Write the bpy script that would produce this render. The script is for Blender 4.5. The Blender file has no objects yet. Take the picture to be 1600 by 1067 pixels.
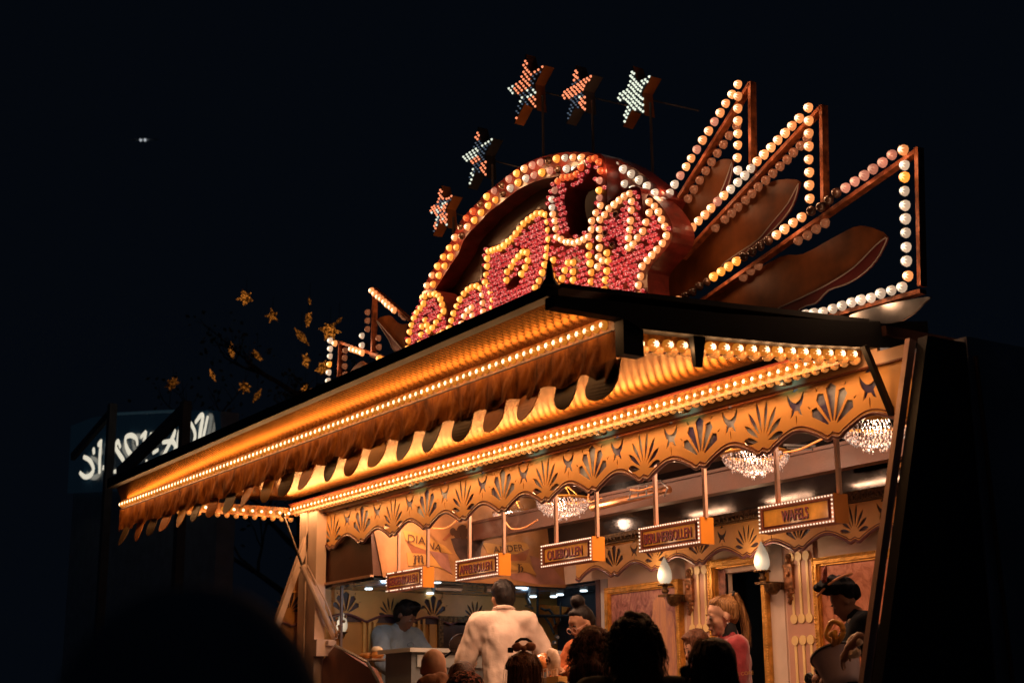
import bpy, bmesh, math, random
from mathutils import Vector, Matrix, Euler
R = math.radians
PI = math.pi
random.seed(7)
S = bpy.context.scene
COL = S.collection

# ------------------------------------------------------------------ camera
FPX, YAW, PITCH, ROLL = 2308.56, 0.57785, 0.250197, -0.008364      # focal length in px of the 1600 px wide photograph
CAM = Vector((0.0, -5.4, 1.4))
_f = Vector((-math.cos(YAW) * math.cos(PITCH), math.sin(YAW) * math.cos(PITCH), math.sin(PITCH)))
_r0 = Vector((math.sin(YAW), math.cos(YAW), 0.0))
_u0 = _r0.cross(_f)
_r = _r0 * math.cos(ROLL) + _u0 * math.sin(ROLL)
_u = -_r0 * math.sin(ROLL) + _u0 * math.cos(ROLL)
cd = bpy.data.cameras.new('camera')
cam = bpy.data.objects.new('camera', cd)
COL.objects.link(cam)
m3 = Matrix((_r, _u, -_f)).transposed()
cam.matrix_world = Matrix.Translation(CAM) @ m3.to_4x4()
cd.sensor_width = 36.0
cd.lens = FPX / 1600 * 36
cd.clip_end = 400
cd.dof.use_dof = True
cd.dof.focus_distance = 9.3
cd.dof.aperture_fstop = 3.2
S.camera = cam
# ------------------------------------------------------------------ night sky, exposure
w = bpy.data.worlds.new('World')
S.world = w
w.use_nodes = True
bg = w.node_tree.nodes['Background']
bg.inputs[0].default_value = (0.0012, 0.0021, 0.0038, 1)
bg.inputs[1].default_value = 1.0
S.view_settings.view_transform = 'Standard'
S.view_settings.look = 'None'
S.view_settings.exposure = 0.0
S.view_settings.gamma = 1.0
S.view_settings.use_curve_mapping = False
S.render.engine = 'CYCLES'
S.cycles.use_denoising = True
S.cycles.max_bounces = 7
S.cycles.diffuse_bounces = 3
S.cycles.glossy_bounces = 4
S.cycles.sample_clamp_indirect = 4.0
S.cycles.use_light_tree = True

# ------------------------------------------------------------------ survey helpers: a pixel of the photograph onto a real plane
def ray(px, py):
    d = _f + _r * ((px - 800) / FPX) + _u * ((533.5 - py) / FPX)
    return d.normalized()
def on_y(px, py, y):
    d = ray(px, py); t = (y - CAM.y) / d.y
    return CAM + d * t
def on_x(px, py, x):
    d = ray(px, py); t = (x - CAM.x) / d.x
    return CAM + d * t
def on_z(px, py, z):
    d = ray(px, py); t = (z - CAM.z) / d.z
    return CAM + d * t
def crop(ox, oy, s, pts):
    return [(ox + p[0] / s, oy + p[1] / s) for p in pts]

# ------------------------------------------------------------------ materials
MATS = {}
def mat(name, col, rough=0.6, metal=0.0, var=0.12, scale=6.0, bump=0.0, bscale=60.0, emit=None, estr=0.0, spec=0.5, coat=0.0, dirt=0.0, sheen=0.0, trans=0.0):
    if name in MATS: return MATS[name]
    m = bpy.data.materials.new(name); m.use_nodes = True
    nt = m.node_tree; n = nt.nodes; L = nt.links
    b = n['Principled BSDF']
    b.inputs['Roughness'].default_value = rough
    b.inputs['Metallic'].default_value = metal
    b.inputs['Specular IOR Level'].default_value = spec
    b.inputs['Coat Weight'].default_value = coat
    b.inputs['Sheen Weight'].default_value = sheen
    b.inputs['Transmission Weight'].default_value = trans
    tc = n.new('ShaderNodeTexCoord')
    if var > 0:
        nz = n.new('ShaderNodeTexNoise'); nz.inputs['Scale'].default_value = scale; nz.inputs['Detail'].default_value = 8
        L.new(tc.outputs['Object'], nz.inputs['Vector'])
        cr = n.new('ShaderNodeValToRGB')
        e = cr.color_ramp.elements
        k = 1 - var * 2.2
        e[0].position = 0.28; e[1].position = 0.72
        e[0].color = (col[0] * k, col[1] * k, col[2] * k, 1)
        k = 1 + var
        e[1].color = (min(1, col[0] * k), min(1, col[1] * k), min(1, col[2] * k), 1)
        L.new(nz.outputs['Fac'], cr.inputs['Fac'])
        out = cr.outputs['Color']
        if dirt > 0:
            n2 = n.new('ShaderNodeTexNoise'); n2.inputs['Scale'].default_value = 2.2; n2.inputs['Detail'].default_value = 12; n2.inputs['Roughness'].default_value = 0.75
            L.new(tc.outputs['Object'], n2.inputs['Vector'])
            r2 = n.new('ShaderNodeMapRange'); r2.inputs[1].default_value = 0.5; r2.inputs[2].default_value = 0.75; r2.inputs[4].default_value = dirt
            L.new(n2.outputs['Fac'], r2.inputs[0])
            mx = n.new('ShaderNodeMix'); mx.data_type = 'RGBA'
            L.new(r2.outputs[0], mx.inputs[0]); L.new(out, mx.inputs[6]); mx.inputs[7].default_value = (col[0] * .3, col[1] * .25, col[2] * .2, 1)
            out = mx.outputs[2]
        L.new(out, b.inputs['Base Color'])
        rr = n.new('ShaderNodeMapRange'); rr.inputs[3].default_value = max(0, rough - .08); rr.inputs[4].default_value = min(1, rough + .1)
        L.new(nz.outputs['Fac'], rr.inputs[0]); L.new(rr.outputs[0], b.inputs['Roughness'])
    else:
        b.inputs['Base Color'].default_value = (*col, 1)
    if bump > 0:
        n3 = n.new('ShaderNodeTexNoise'); n3.inputs['Scale'].default_value = bscale; n3.inputs['Detail'].default_value = 6
        L.new(tc.outputs['Object'], n3.inputs['Vector'])
        bp = n.new('ShaderNodeBump'); bp.inputs['Strength'].default_value = bump; bp.inputs['Distance'].default_value = 0.01
        L.new(n3.outputs['Fac'], bp.inputs['Height']); L.new(bp.outputs[0], b.inputs['Normal'])
    if emit:
        b.inputs['Emission Color'].default_value = (*emit, 1); b.inputs['Emission Strength'].default_value = estr
    MATS[name] = m
    return m

def bulb_mat(name, core, edge, s=1.0, rad=0.03, c0=.3, c1=.86):
    """a cabochon lamp: lit petals round the axis (object z), amber cap between them"""
    m = bpy.data.materials.new(name); m.use_nodes = True
    nt = m.node_tree; n = nt.nodes; L = nt.links
    b = n['Principled BSDF']; b.inputs['Roughness'].default_value = 0.12
    b.inputs['Base Color'].default_value = (edge[0] * .12, edge[1] * .12, edge[2] * .12, 1)
    tc = n.new('ShaderNodeTexCoord'); sp = n.new('ShaderNodeSeparateXYZ'); L.new(tc.outputs['Object'], sp.inputs[0])
    def M(op, a, c=None):
        q = n.new('ShaderNodeMath'); q.operation = op
        for i, v in enumerate((a, c)):
            if v is None: continue
            if isinstance(v, (int, float)): q.inputs[i].default_value = v
            else: L.new(v, q.inputs[i])
        return q.outputs[0]
    r = M('SQRT', M('ADD', M('MULTIPLY', sp.outputs[0], sp.outputs[0]), M('MULTIPLY', sp.outputs[1], sp.outputs[1])))
    r = M('DIVIDE', r, rad)
    ang = M('ARCTAN2', sp.outputs[1], sp.outputs[0])
    pet = M('ADD', M('MULTIPLY', M('COSINE', M('MULTIPLY', ang, 7.0)), 0.24), 0.82)
    q = M('DIVIDE', r, pet)
    mr = n.new('ShaderNodeMapRange'); mr.interpolation_type = 'SMOOTHSTEP'
    mr.inputs[1].default_value = c0; mr.inputs[2].default_value = c1; mr.inputs[3].default_value = 1.0; mr.inputs[4].default_value = 0.0
    L.new(q, mr.inputs[0])
    oi = n.new('ShaderNodeObjectInfo')
    mx = n.new('ShaderNodeMix'); mx.data_type = 'RGBA'
    L.new(mr.outputs[0], mx.inputs[0]); mx.inputs[6].default_value = (*edge, 1); mx.inputs[7].default_value = (*core, 1)
    L.new(mx.outputs[2], b.inputs['Emission Color'])
    v = n.new('ShaderNodeMapRange'); v.inputs[3].default_value = s * 0.72; v.inputs[4].default_value = s * 1.18
    L.new(oi.outputs['Random'], v.inputs[0]); L.new(v.outputs[0], b.inputs['Emission Strength'])
    return m

M_orange = mat('orange_paint', (0.82, 0.44, 0.135), 0.42, var=0.07, scale=3, bump=.05, dirt=.25)
M_cream = mat('cream_paint', (0.80, 0.60, 0.46), 0.5, var=0.05, scale=4, dirt=.2)
M_pale = mat('pale_paint', (0.82, 0.64, 0.54), 0.45, var=0.06, scale=5, dirt=.2)
M_ochre = mat('ochre_paint', (0.60, 0.29, 0.07), 0.5, var=.07, dirt=.2)
M_mauve = mat('mauve_trim', (0.18, 0.07, 0.075), 0.3, var=.1, coat=.4)
M_maroon = mat('maroon_paint', (0.16, 0.03, 0.02), 0.4, var=.15)
M_black = mat('black_paint', (0.006, 0.007, 0.009), 0.6, var=.1)
M_navy = mat('navy_paint', (0.008, 0.018, 0.035), 0.55, var=.15)
M_gold = mat('gilt', (0.72, 0.38, 0.08), 0.35, metal=.7, var=.2, scale=20, bump=.6, bscale=70)
M_dgilt = mat('dark_gilt', (0.16, 0.09, 0.035), 0.35, metal=.6, var=.4, scale=40, bump=.8, bscale=60)
M_steel = mat('brushed_steel', (0.5, 0.52, 0.54), 0.3, metal=1, var=.1, scale=12)
M_brown = mat('brown_panel', (0.10, 0.04, 0.022), 0.45, var=.15, scale=5, bump=.1)
M_wood = mat('reddish_beam', (0.10, 0.038, 0.022), 0.5, var=.15, scale=7, bump=.15)
M_glassdark = mat('dark_mirror', (0.015, 0.012, 0.014), 0.07, metal=.3, var=.1)
M_lav = mat('painted_lavender_mirror', (0.2, 0.2, 0.45), 0.3, metal=.1, var=.45, scale=6)  # barely metallic: the blue and violet reflections are put into the colour
for nd in M_lav.node_tree.nodes:
    if nd.type == 'VALTORGB': nd.color_ramp.elements[0].color = (.07,.06,.20,1); nd.color_ramp.elements[1].color = (.48,.62,.85,1); nd.color_ramp.elements[0].position = .42; nd.color_ramp.elements[1].position = .66

M_redpaint = mat('red_channel', (0.22, 0.030, 0.022), 0.35, var=.25, scale=14, coat=.3)
M_bronze = mat('bronze_panel', (0.26, 0.080, 0.018), 0.45, var=.35, scale=4, spec=.3, dirt=.4)
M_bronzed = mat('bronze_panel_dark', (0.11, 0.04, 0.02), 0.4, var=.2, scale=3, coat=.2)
M_rail = mat('amber_reflector', (0.30, 0.11, 0.018), 0.5, metal=.0, var=.4, scale=30, bump=.5, bscale=50)
M_barorange = mat('copper_bar', (0.42, 0.13, 0.05), 0.4, metal=.3, var=.35, scale=25, bump=.4, bscale=80)

# ------------------------------------------------------------------ mesh building
WL = {}                                    # world location of each object (parents are never rotated)
class MB:
    def __init__(s): s.v = []; s.f = []
    def add(s, vs, fs):
        o = len(s.v); s.v += [tuple(q) for q in vs]; s.f += [tuple(i + o for i in f) for f in fs]; return s
    def box(s, a, b, ch=0.0):
        x0, x1 = sorted((a[0], b[0])); y0, y1 = sorted((a[1], b[1])); z0, z1 = sorted((a[2], b[2]))
        return s.add([(x0,y0,z0),(x1,y0,z0),(x1,y1,z0),(x0,y1,z0),(x0,y0,z1),(x1,y0,z1),(x1,y1,z1),(x0,y1,z1)],
                     [(0,3,2,1),(4,5,6,7),(0,1,5,4),(1,2,6,5),(2,3,7,6),(3,0,4,7)])
    def hexa(s, p):                        # 8 corners: 4 bottom ring, 4 top ring
        return s.add(p, [(0,3,2,1),(4,5,6,7),(0,1,5,4),(1,2,6,5),(2,3,7,6),(3,0,4,7)])
    def bar(s, a, b, w, h, up=(0,0,1)):
        a = Vector(a); b = Vector(b); d = (b - a).normalized(); u = Vector(up)
        x = d.cross(u)
        if x.length < 1e-4: x = d.cross(Vector((1,0,0)))
        x.normalize(); y = x.cross(d).normalized()
        x *= w / 2; y *= h / 2
        return s.hexa([a-x-y, a+x-y, a+x+y, a-x+y, b-x-y, b+x-y, b+x+y, b-x+y])
    def tube(s, pts, r, n=8, cap=True):
        pts = [Vector(p) for p in pts]; rr = r if isinstance(r, (list, tuple)) else [r] * len(pts)
        o = len(s.v); up = Vector((0.13, 0.21, 0.97))
        for i, p in enumerate(pts):
            d = (pts[min(i+1, len(pts)-1)] - pts[max(i-1, 0)])
            if d.length < 1e-9: d = Vector((0,0,1))
            d.normalize()
            x = d.cross(up)
            if x.length < 1e-3: x = d.cross(Vector((1,0,0)))
            x.normalize(); y = x.cross(d); up = y if abs(y.dot(d)) < .9 else up
            for k in range(n):
                a = 2 * PI * k / n
                s.v.append(tuple(p + (x * math.cos(a) + y * math.sin(a)) * rr[i]))
        for i in range(len(pts) - 1):
            for k in range(n):
                k2 = (k + 1) % n
                s.f.append((o+i*n+k, o+i*n+k2, o+(i+1)*n+k2, o+(i+1)*n+k))
        if cap:
            s.f.append(tuple(o + k for k in range(n))[::-1]); s.f.append(tuple(o + (len(pts)-1)*n + k for k in range(n)))
        return s
    def lathe(s, prof, c=(0,0,0), n=16, axis='z'):
        o = len(s.v); c = Vector(c)
        for r, z in prof:
            for k in range(n):
                a = 2*PI*k/n; p = (r*math.cos(a), r*math.sin(a), z)
                if axis == 'y': p = (p[0], -p[2], p[1])
                s.v.append(tuple(c + Vector(p)))
        for i in range(len(prof)-1):
            for k in range(n):
                k2 = (k+1) % n
                s.f.append((o+i*n+k, o+i*n+k2, o+(i+1)*n+k2, o+(i+1)*n+k))
        return s
    def ball(s, c, r, n=8, m=6):
        rr = r if isinstance(r, (tuple, list)) else (r, r, r)
        prof = []
        o = len(s.v)
        for i in range(m+1):
            t = PI*i/m
            for k in range(n):
                a = 2*PI*k/n
                s.v.append((c[0]+rr[0]*math.sin(t)*math.cos(a), c[1]+rr[1]*math.sin(t)*math.sin(a), c[2]-rr[2]*math.cos(t)))
        for i in range(m):
            for k in range(n):
                k2 = (k+1) % n
                s.f.append((o+i*n+k, o+i*n+k2, o+(i+1)*n+k2, o+(i+1)*n+k))
        return s
    def build(s, name, m, parent=None, loc=None, smooth=False, kind=None, merge=False):
        xs = [v[0] for v in s.v]; ys = [v[1] for v in s.v]; zs = [v[2] for v in s.v]
        c = Vector(loc) if loc is not None else Vector(((min(xs)+max(xs))/2, (min(ys)+max(ys))/2, min(zs)))
        me = bpy.data.meshes.new(name)
        me.from_pydata([(v[0]-c.x, v[1]-c.y, v[2]-c.z) for v in s.v], [], s.f)
        bm = bmesh.new(); bm.from_mesh(me)
        if merge: bmesh.ops.remove_doubles(bm, verts=bm.verts, dist=1e-5)
        bmesh.ops.recalc_face_normals(bm, faces=bm.faces); bm.to_mesh(me); bm.free()
        if smooth:
            for p in me.polygons: p.use_smooth = True
        if m: me.materials.append(m)
        return place(name, me, c, parent, kind=kind)

def place(name, data, wloc, parent=None, rot=None, scale=None, kind=None):
    o = bpy.data.objects.new(name, data); COL.objects.link(o)
    WL[o] = Vector(wloc)
    if parent is not None:
        o.parent = parent; o.location = WL[o] - WL[parent]
    else: o.location = WL[o]
    if rot is not None: o.rotation_euler = rot
    if scale is not None: o.scale = scale if isinstance(scale, (tuple, list)) else (scale,)*3
    if kind: o['kind'] = kind
    return o
def tag(o, label=None, cat=None, group=None, kind=None):
    if label: o['label'] = label
    if cat: o['category'] = cat
    if group: o['group'] = group
    if kind: o['kind'] = kind
    return o
def thing(name, label, cat, loc, group=None):
    return tag(place(name, None, loc), label, cat, group)

def sheet(outer, holes, y, depth, name, m, parent=None, kind=None, plane='y'):
    """flat board with real cut-outs: outline and holes in (a,b) = (x,z) on y=const or (y,z) on x=const, thickness depth"""
    from mathutils.geometry import delaunay_2d_cdt
    ax = sum(p[0] for p in outer)/len(outer); az = min(p[1] for p in outer)
    polys = [[(p[0]-ax, p[1]-az) for p in poly] for poly in [outer] + list(holes)]
    vs = []; es = []
    for poly in polys:
        o = len(vs); k = len(poly); vs += [Vector(p) for p in poly]; es += [(o+i, o+(i+1) % k) for i in range(k)]
    V, E_, Fc, *_r_ = delaunay_2d_cdt(vs, es, [], 0, 1e-7)
    bbs = [(min(p[0] for p in q_), max(p[0] for p in q_), min(p[1] for p in q_), max(p[1] for p in q_)) for q_ in polys]
    def ins(x, z, poly, bb):
        if not (bb[0] <= x <= bb[1] and bb[2] <= z <= bb[3]): return False
        c = False; j = len(poly)-1
        for i in range(len(poly)):
            xi, zi = poly[i]; xj, zj = poly[j]
            if (zi > z) != (zj > z) and x < (xj-xi)*(z-zi)/(zj-zi)+xi: c = not c
            j = i
        return c
    keep = []
    for f in Fc:
        cx_ = sum(V[i].x for i in f)/len(f); cz_ = sum(V[i].y for i in f)/len(f)
        if ins(cx_, cz_, polys[0], bbs[0]) and not any(ins(cx_, cz_, h, bb) for h, bb in zip(polys[1:], bbs[1:])): keep.append(tuple(f))
    cnt = {}
    for f in keep:
        for i in range(len(f)):
            e = (f[i], f[(i+1) % len(f)]); cnt[e] = 1
    n_ = len(V); walls = [(a_, b_, b_+n_, a_+n_) for (a_, b_) in cnt if (b_, a_) not in cnt]
    me = bpy.data.meshes.new(name)
    me.from_pydata([(v.x, v.y, depth/2) for v in V] + [(v.x, v.y, -depth/2) for v in V], [], keep + [tuple(i+n_ for i in f)[::-1] for f in keep] + walls)
    bm = bmesh.new(); bm.from_mesh(me)
    loose = [v for v in bm.verts if not v.link_faces]; bmesh.ops.delete(bm, geom=loose, context='VERTS')
    bmesh.ops.recalc_face_normals(bm, faces=bm.faces); bm.to_mesh(me); bm.free()
    if plane == 'y':
        me.transform(Matrix(((1,0,0,0),(0,0,-1,0),(0,1,0,0),(0,0,0,1)))); wl = (ax, y, az)
    else:
        me.transform(Matrix(((0,0,1,0),(1,0,0,0),(0,1,0,0),(0,0,0,1)))); wl = (y, ax, az)
    me.materials.clear(); me.materials.append(m)
    return place(name, me, wl, parent, kind=kind)

def text_mesh(txt, size, extrude=0.001, shear=0.0, bevel=0.0):
    cu = bpy.data.curves.new('text', 'FONT'); cu.body = txt; cu.size = size; cu.extrude = extrude; cu.align_x = 'CENTER'; cu.align_y = 'CENTER'
    cu.shear = shear; cu.offset = bevel
    t = bpy.data.objects.new('tmp', cu); COL.objects.link(t)
    dg = bpy.context.evaluated_depsgraph_get()
    me = bpy.data.meshes.new_from_object(t.evaluated_get(dg))
    bpy.data.objects.remove(t); bpy.data.curves.remove(cu)
    return me
def put_text(name, txt, w, h, c, m, parent, plane='y', extrude=0.001, shear=0, fat=0.0):
    me = text_mesh(txt, 1.0, 0, shear, fat)
    xs = [v.co.x for v in me.vertices]; ys = [v.co.y for v in me.vertices]
    cx, cy = (min(xs)+max(xs))/2, (min(ys)+max(ys))/2
    sx, sy = w/(max(xs)-min(xs)), h/(max(ys)-min(ys))
    me.transform(Matrix.Diagonal((sx, sy, 1, 1)) @ Matrix.Translation((-cx, -cy, 0)))
    bm = bmesh.new(); bm.from_mesh(me)
    bmesh.ops.remove_doubles(bm, verts=bm.verts, dist=1e-6)
    g = bmesh.ops.extrude_face_region(bm, geom=bm.faces[:])
    bmesh.ops.translate(bm, verts=[e for e in g['geom'] if isinstance(e, bmesh.types.BMVert)], vec=(0,0,extrude))
    bmesh.ops.recalc_face_normals(bm, faces=bm.faces)
    bm.to_mesh(me); bm.free()
    me.materials.clear(); me.materials.append(m)
    if plane == 'y': me.transform(Matrix(((1,0,0,0),(0,0,-1,0),(0,1,0,0),(0,0,0,1))))
    else: me.transform(Matrix(((0,0,1,0),(1,0,0,0),(0,1,0,0),(0,0,0,1))))
    return place(name, me, c, parent)

# ------------------------------------------------------------------ bulbs
def dome(r, h, n=10, m=4):
    q = MB(); prof = [(r*1.0, -h*.25)] + [(r*math.cos(t*PI/2/m), h*math.sin(t*PI/2/m)) for t in range(m)] + [(0.0005, h)]
    q.lathe(prof, n=n)
    return q
def bulb_mesh(name, m, r=0.027, h=0.03):
    q = dome(r, h); me = bpy.data.meshes.new(name)
    me.from_pydata(q.v, [], q.f); me.materials.append(m)
    for p in me.polygons: p.use_smooth = True
    return me
RB = 0.027
C_cream = ((4.2, 2.5, 1.4), (1.05, 0.34, 0.10))
C_amber = ((4.2, 1.9, 0.55), (1.3, 0.38, 0.045))
C_white = ((2.6, 2.1, 1.45), (0.62, 0.42, 0.28))
C_deep = ((1.9, 0.42, 0.10), (0.7, 0.08, 0.02))
C_red = ((1.0, 0.13, 0.09), (0.35, 0.025, 0.02))
C_pink = ((1.15, 0.55, 0.34), (0.6, 0.2, 0.12))
BM = {k: bulb_mesh('bulb_' + k, bulb_mat('lamp_' + k, c[0], c[1], s, RB, *((.38, .66) if k == 'rail' else (.3, .86)))) for k, c, s in
      (('cream', C_cream, 1), ('amber', C_amber, 1), ('white', C_white, 1), ('deep', C_deep, 1), ('pink', C_pink, .9), ('rail', ((4.0, 2.7, 1.4), (0.50, 0.15, 0.015)), 1.1))}
M_off = mat('unlit_bulb_glass', (0.10, 0.05, 0.035), 0.1, var=0, coat=1, spec=.8)
BM['off'] = bulb_mesh('bulb_off', M_off)
ROT_Y = (PI/2, 0, 0)          # dome axis to -y
ROT_D = (PI, 0, 0)            # dome axis down
def bulb(kind, p, parent, s=1.0, rot=ROT_Y, name='bulb'):
    return place(name, BM[kind], p, parent, rot, s)

# ================================================================== GROUND
def paving():
    q = MB()
    q.box((-60, -30, -0.3), (30, 60, 0.0))
    return q.build('paving', mat('wet_asphalt', (0.04, 0.038, 0.036), 0.5, var=.3, scale=3, bump=.4, bscale=30), kind='structure')
paving()

WARM = (1.0, .46, .17)
def lamp(name, loc, power, col, parent, radius=.03):
    ld = bpy.data.lights.new(name, 'POINT'); ld.energy = power; ld.color = col; ld.shadow_soft_size = radius
    return place(name, ld, loc, parent)
def petal(cx, cz, ang, L, wd, base=.0, n=9):
    """leaf-shaped cut from a centre outward"""
    pts = []
    ca, sa = math.sin(ang), math.cos(ang)
    for k in range(n+1):
        t = k/n; ww = wd*math.sin(PI*(t**1.45))**.75 if 0 < t < 1 else 0
        pts.append((base + L*t, ww))
    outl = [(a, b) for a, b in pts] + [(a, -b) for a, b in pts[-2:0:-1]]
    return [(cx + a*ca + b*sa, cz + a*sa - b*ca) for a, b in outl]
def lotus(cx, cz, s=1.0):
    out = []
    for k, (an, L, wd) in enumerate([(-80,.118,.018),(-53,.138,.0135),(-32,.162,.0125),(-10.5,.178,.012),(10.5,.178,.012),(32,.162,.0125),(53,.138,.0135),(80,.118,.018)]):
        out.append(petal(cx, cz, R(an), (L-.012)*s, wd*s, .036*s))
    return out
XL, XR = -11.25, -5.0
Y_OUT, Y_IN = -1.58, -0.11
BACK = 1.84
FLOOR = 0.62
stall = thing('fairground_stall', 'long orange and cream fairground bakery stall with carved scalloped fascia and raised bulb lit awning', 'food stall', (-8.1, 0.9, 0.0))

# ---- shell of the trailer
q = MB(); q.box((XL, 0.02, 0.5), (-4.9, 2.6, FLOOR)); q.build('floor', M_brown, stall)
q = MB(); q.box((XL-.06, 0.06, 0.15), (-4.9, .12, .5)); q.box((XL-.06, .0, .05), (XL, 2.6, .5)); q.build('skirt', M_maroon, stall)
# back wall, with an opening (doorway) and the dark window at its left end
WZ0, WZ1 = FLOOR, 3.3
dL, dR, dT = -8.27, -7.83, 2.42
q = MB()
q.box((-9.86, BACK, WZ0), (dL, BACK+.06, WZ1)); q.box((dR, BACK, WZ0), (-4.9, BACK+.06, WZ1)); q.box((dL, BACK, dT), (dR, BACK+.06, WZ1))
q.box((XL, BACK, 2.5), (-9.86, BACK+.06, WZ1)); q.box((XL, BACK, WZ0), (-9.86, BACK+.06, 1.55))
q.build('back_wall', M_cream, stall)
q = MB(); q.box((XL-.04, 0.0, FLOOR), (XL, 2.6, 3.2)); q.build('end_wall', M_ochre, stall)
q = MB(); q.box((XL, 0.0, 3.22), (-4.9, 2.6, 3.27)); q.build('ceiling', M_brown, stall)
q = MB(); q.box((XL, 2.9, 0.4), (-4.8, 2.96, 3.2)); q.build('rear_partition', M_black, stall)
# room behind the openings
q = MB(); q.box((-8.9, 2.6, 0.6), (-7.2, 2.63, 3.0)); q.build('passage_wall', M_black, stall)

# outer side wall (dark, toward the camera) with its raking lit edge wing
M_side = mat('dark_trailer_side', (0.5, 0.53, 0.56), 0.35, var=.2, scale=2, bump=.06, bscale=8, coat=.3)
q = MB(); q.box((-4.74, 0.3, 0.35), (-4.66, 7.5, 3.2)); q.build('side_wall', M_side, stall)
# wing: quad in plane x, from the top at the fascia to lower front
def wing(x, name, m, y0, z0, y1, z1, t):
    q = MB(); q.hexa([(x-t,y1,z1),(x+t,y1,z1),(x+t,.35,z1),(x-t,.35,z1),(x-t,y0,z0),(x+t,y0,z0),(x+t,.35,z0),(x-t,.35,z0)])
    return q.build(name, m, stall)
wing(-4.70, 'side_wing', mat('dark_wing_paint', (.03,.032,.036), .5), 0.03, 3.17, -0.80, 0.3, .03)
q = MB(); q.bar((-4.75, 0.0, 3.16), (-4.75, -0.826, 0.3), .045, .03, up=(1,0,0)); q.build('wing_edge', mat('pink_edge_paint', (.8,.52,.44), .5), stall)
q = MB()
q.tube([(-4.64, .33, 3.1), (-4.64, .36, 2.2), (-4.64, .40, 1.2)], .012, 6); q.build('side_conduit', mat('worn_copper_pipe', (0.35, 0.15, 0.08), .3, metal=.7), stall)

# ---- left end: post, raking stay
q = MB()
q.box((-11.43, -.10, .4), (-11.30, -.0, 3.14)); q.box((-11.285, -.09, .4), (-11.12, -.0, 3.14)); 
q.build('corner_post', M_pale, stall)
q = MB(); q.box((-11.30, -.08, .4), (-11.285, -.02, 3.1)); q.build('post_groove', M_brown, stall)
a = on_x(490, 812, -11.33); b = on_x(431, 978, -11.33)
q = MB(); q.bar(a, a + (b-a)*2.4, .05, .06, up=(1,0,0)); q.build('raking_stay', M_pale, stall)
# side cheek with a frieze seen through the stay
ck_ = [on_x(px, py, -11.5) for px, py in [(488,828),(462,900),(438,968),(431,990),(428,1060),(488,1060)]]
q = MB(); k = len(ck_); q.v = [tuple(v) for v in ck_] + [tuple(v+Vector((-.03,0,0))) for v in ck_]; q.f = [tuple(range(k)), tuple(range(2*k-1,k-1,-1))] + [(i,(i+1)%k,(i+1)%k+k,i+k) for i in range(k)]
ckp = q.build('cheek_panel', M_ochre, stall)
for px, py, s_ in ((452, 955, .8),):
    c = on_x(px, py, -11.49)
    for h in lotus(c.y, c.z, .9):
        sheet(h, [], -11.49, .006, 'painted_petal', mat('plum_backing', (.05,.03,.05), .3, var=.3), ckp, plane='x')
c0_ = on_x(430, 972, -11.48); c1_ = on_x(480, 975, -11.48)
q = MB(); q.tube([(-11.48, c0_.y + (c1_.y-c0_.y)*i/12, c0_.z - .03 + .03*abs(math.sin(i*.5))) for i in range(13)], .012, 6); q.build('edge_moulding', M_mauve, ckp)
c0_ = on_x(450, 925, -11.48); c1_ = on_x(482, 922, -11.48)
q = MB(); q.bar(c0_, c1_, .012, .012); q.build('header_line', M_orange, ckp)
# hydraulic ram
ram = MB(); p0 = on_x(443, 805, -11.1); p1 = on_x(472, 883, -11.1); p2 = on_x(524, 998, -11.05)
ram.tube([p1, p2], .026, 12)
ro = ram.build('hydraulic_cylinder', M_pale, stall, smooth=False)
q = MB(); q.tube([p0, p1 + (p1-p2)*-.02], .011, 8); q.ball(p0, .022); q.build('ram_rod', M_steel, stall)
q = MB(); q.tube([p1 + Vector((.05,.02,.0)), (p1+p2)/2 + Vector((.07,.03,0)), p2 + Vector((.05,.0,.03))], .007, 6); q.build('ram_hose', M_pale, stall)
q = MB(); c = on_x(508, 1005, -11.05)
q.box(c + Vector((-.08,-.1,-.1)), c + Vector((.05,.06,.03))); q.box(c + Vector((.05,-.02,-.02)), c + Vector((.1,.05,.02)))
q.build('ram_bracket', M_pale, stall)
q = MB()
for k in range(9):
    cc = p2 + Vector((.06 + random.uniform(-.02,.02), random.uniform(-.03,.06), .02 + .02*k)); q.ball(cc, .014, 6, 4)
q.build('valve_block', mat('brass_fitting', (.6,.36,.2), .35, metal=.7), stall)

# ================================================================== AWNING
q = MB()
q.hexa([(-11.7,-1.6,3.27),(-5.03,-1.86,3.21),(-5.0,.1,3.3),(-11.7,.1,3.3),(-11.7,-1.6,3.29),(-5.03,-1.86,3.23),(-5.0,.1,3.33),(-11.7,.1,3.33)])
aw = q.build('awning', M_black, stall)
NRIB = 180
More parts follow.
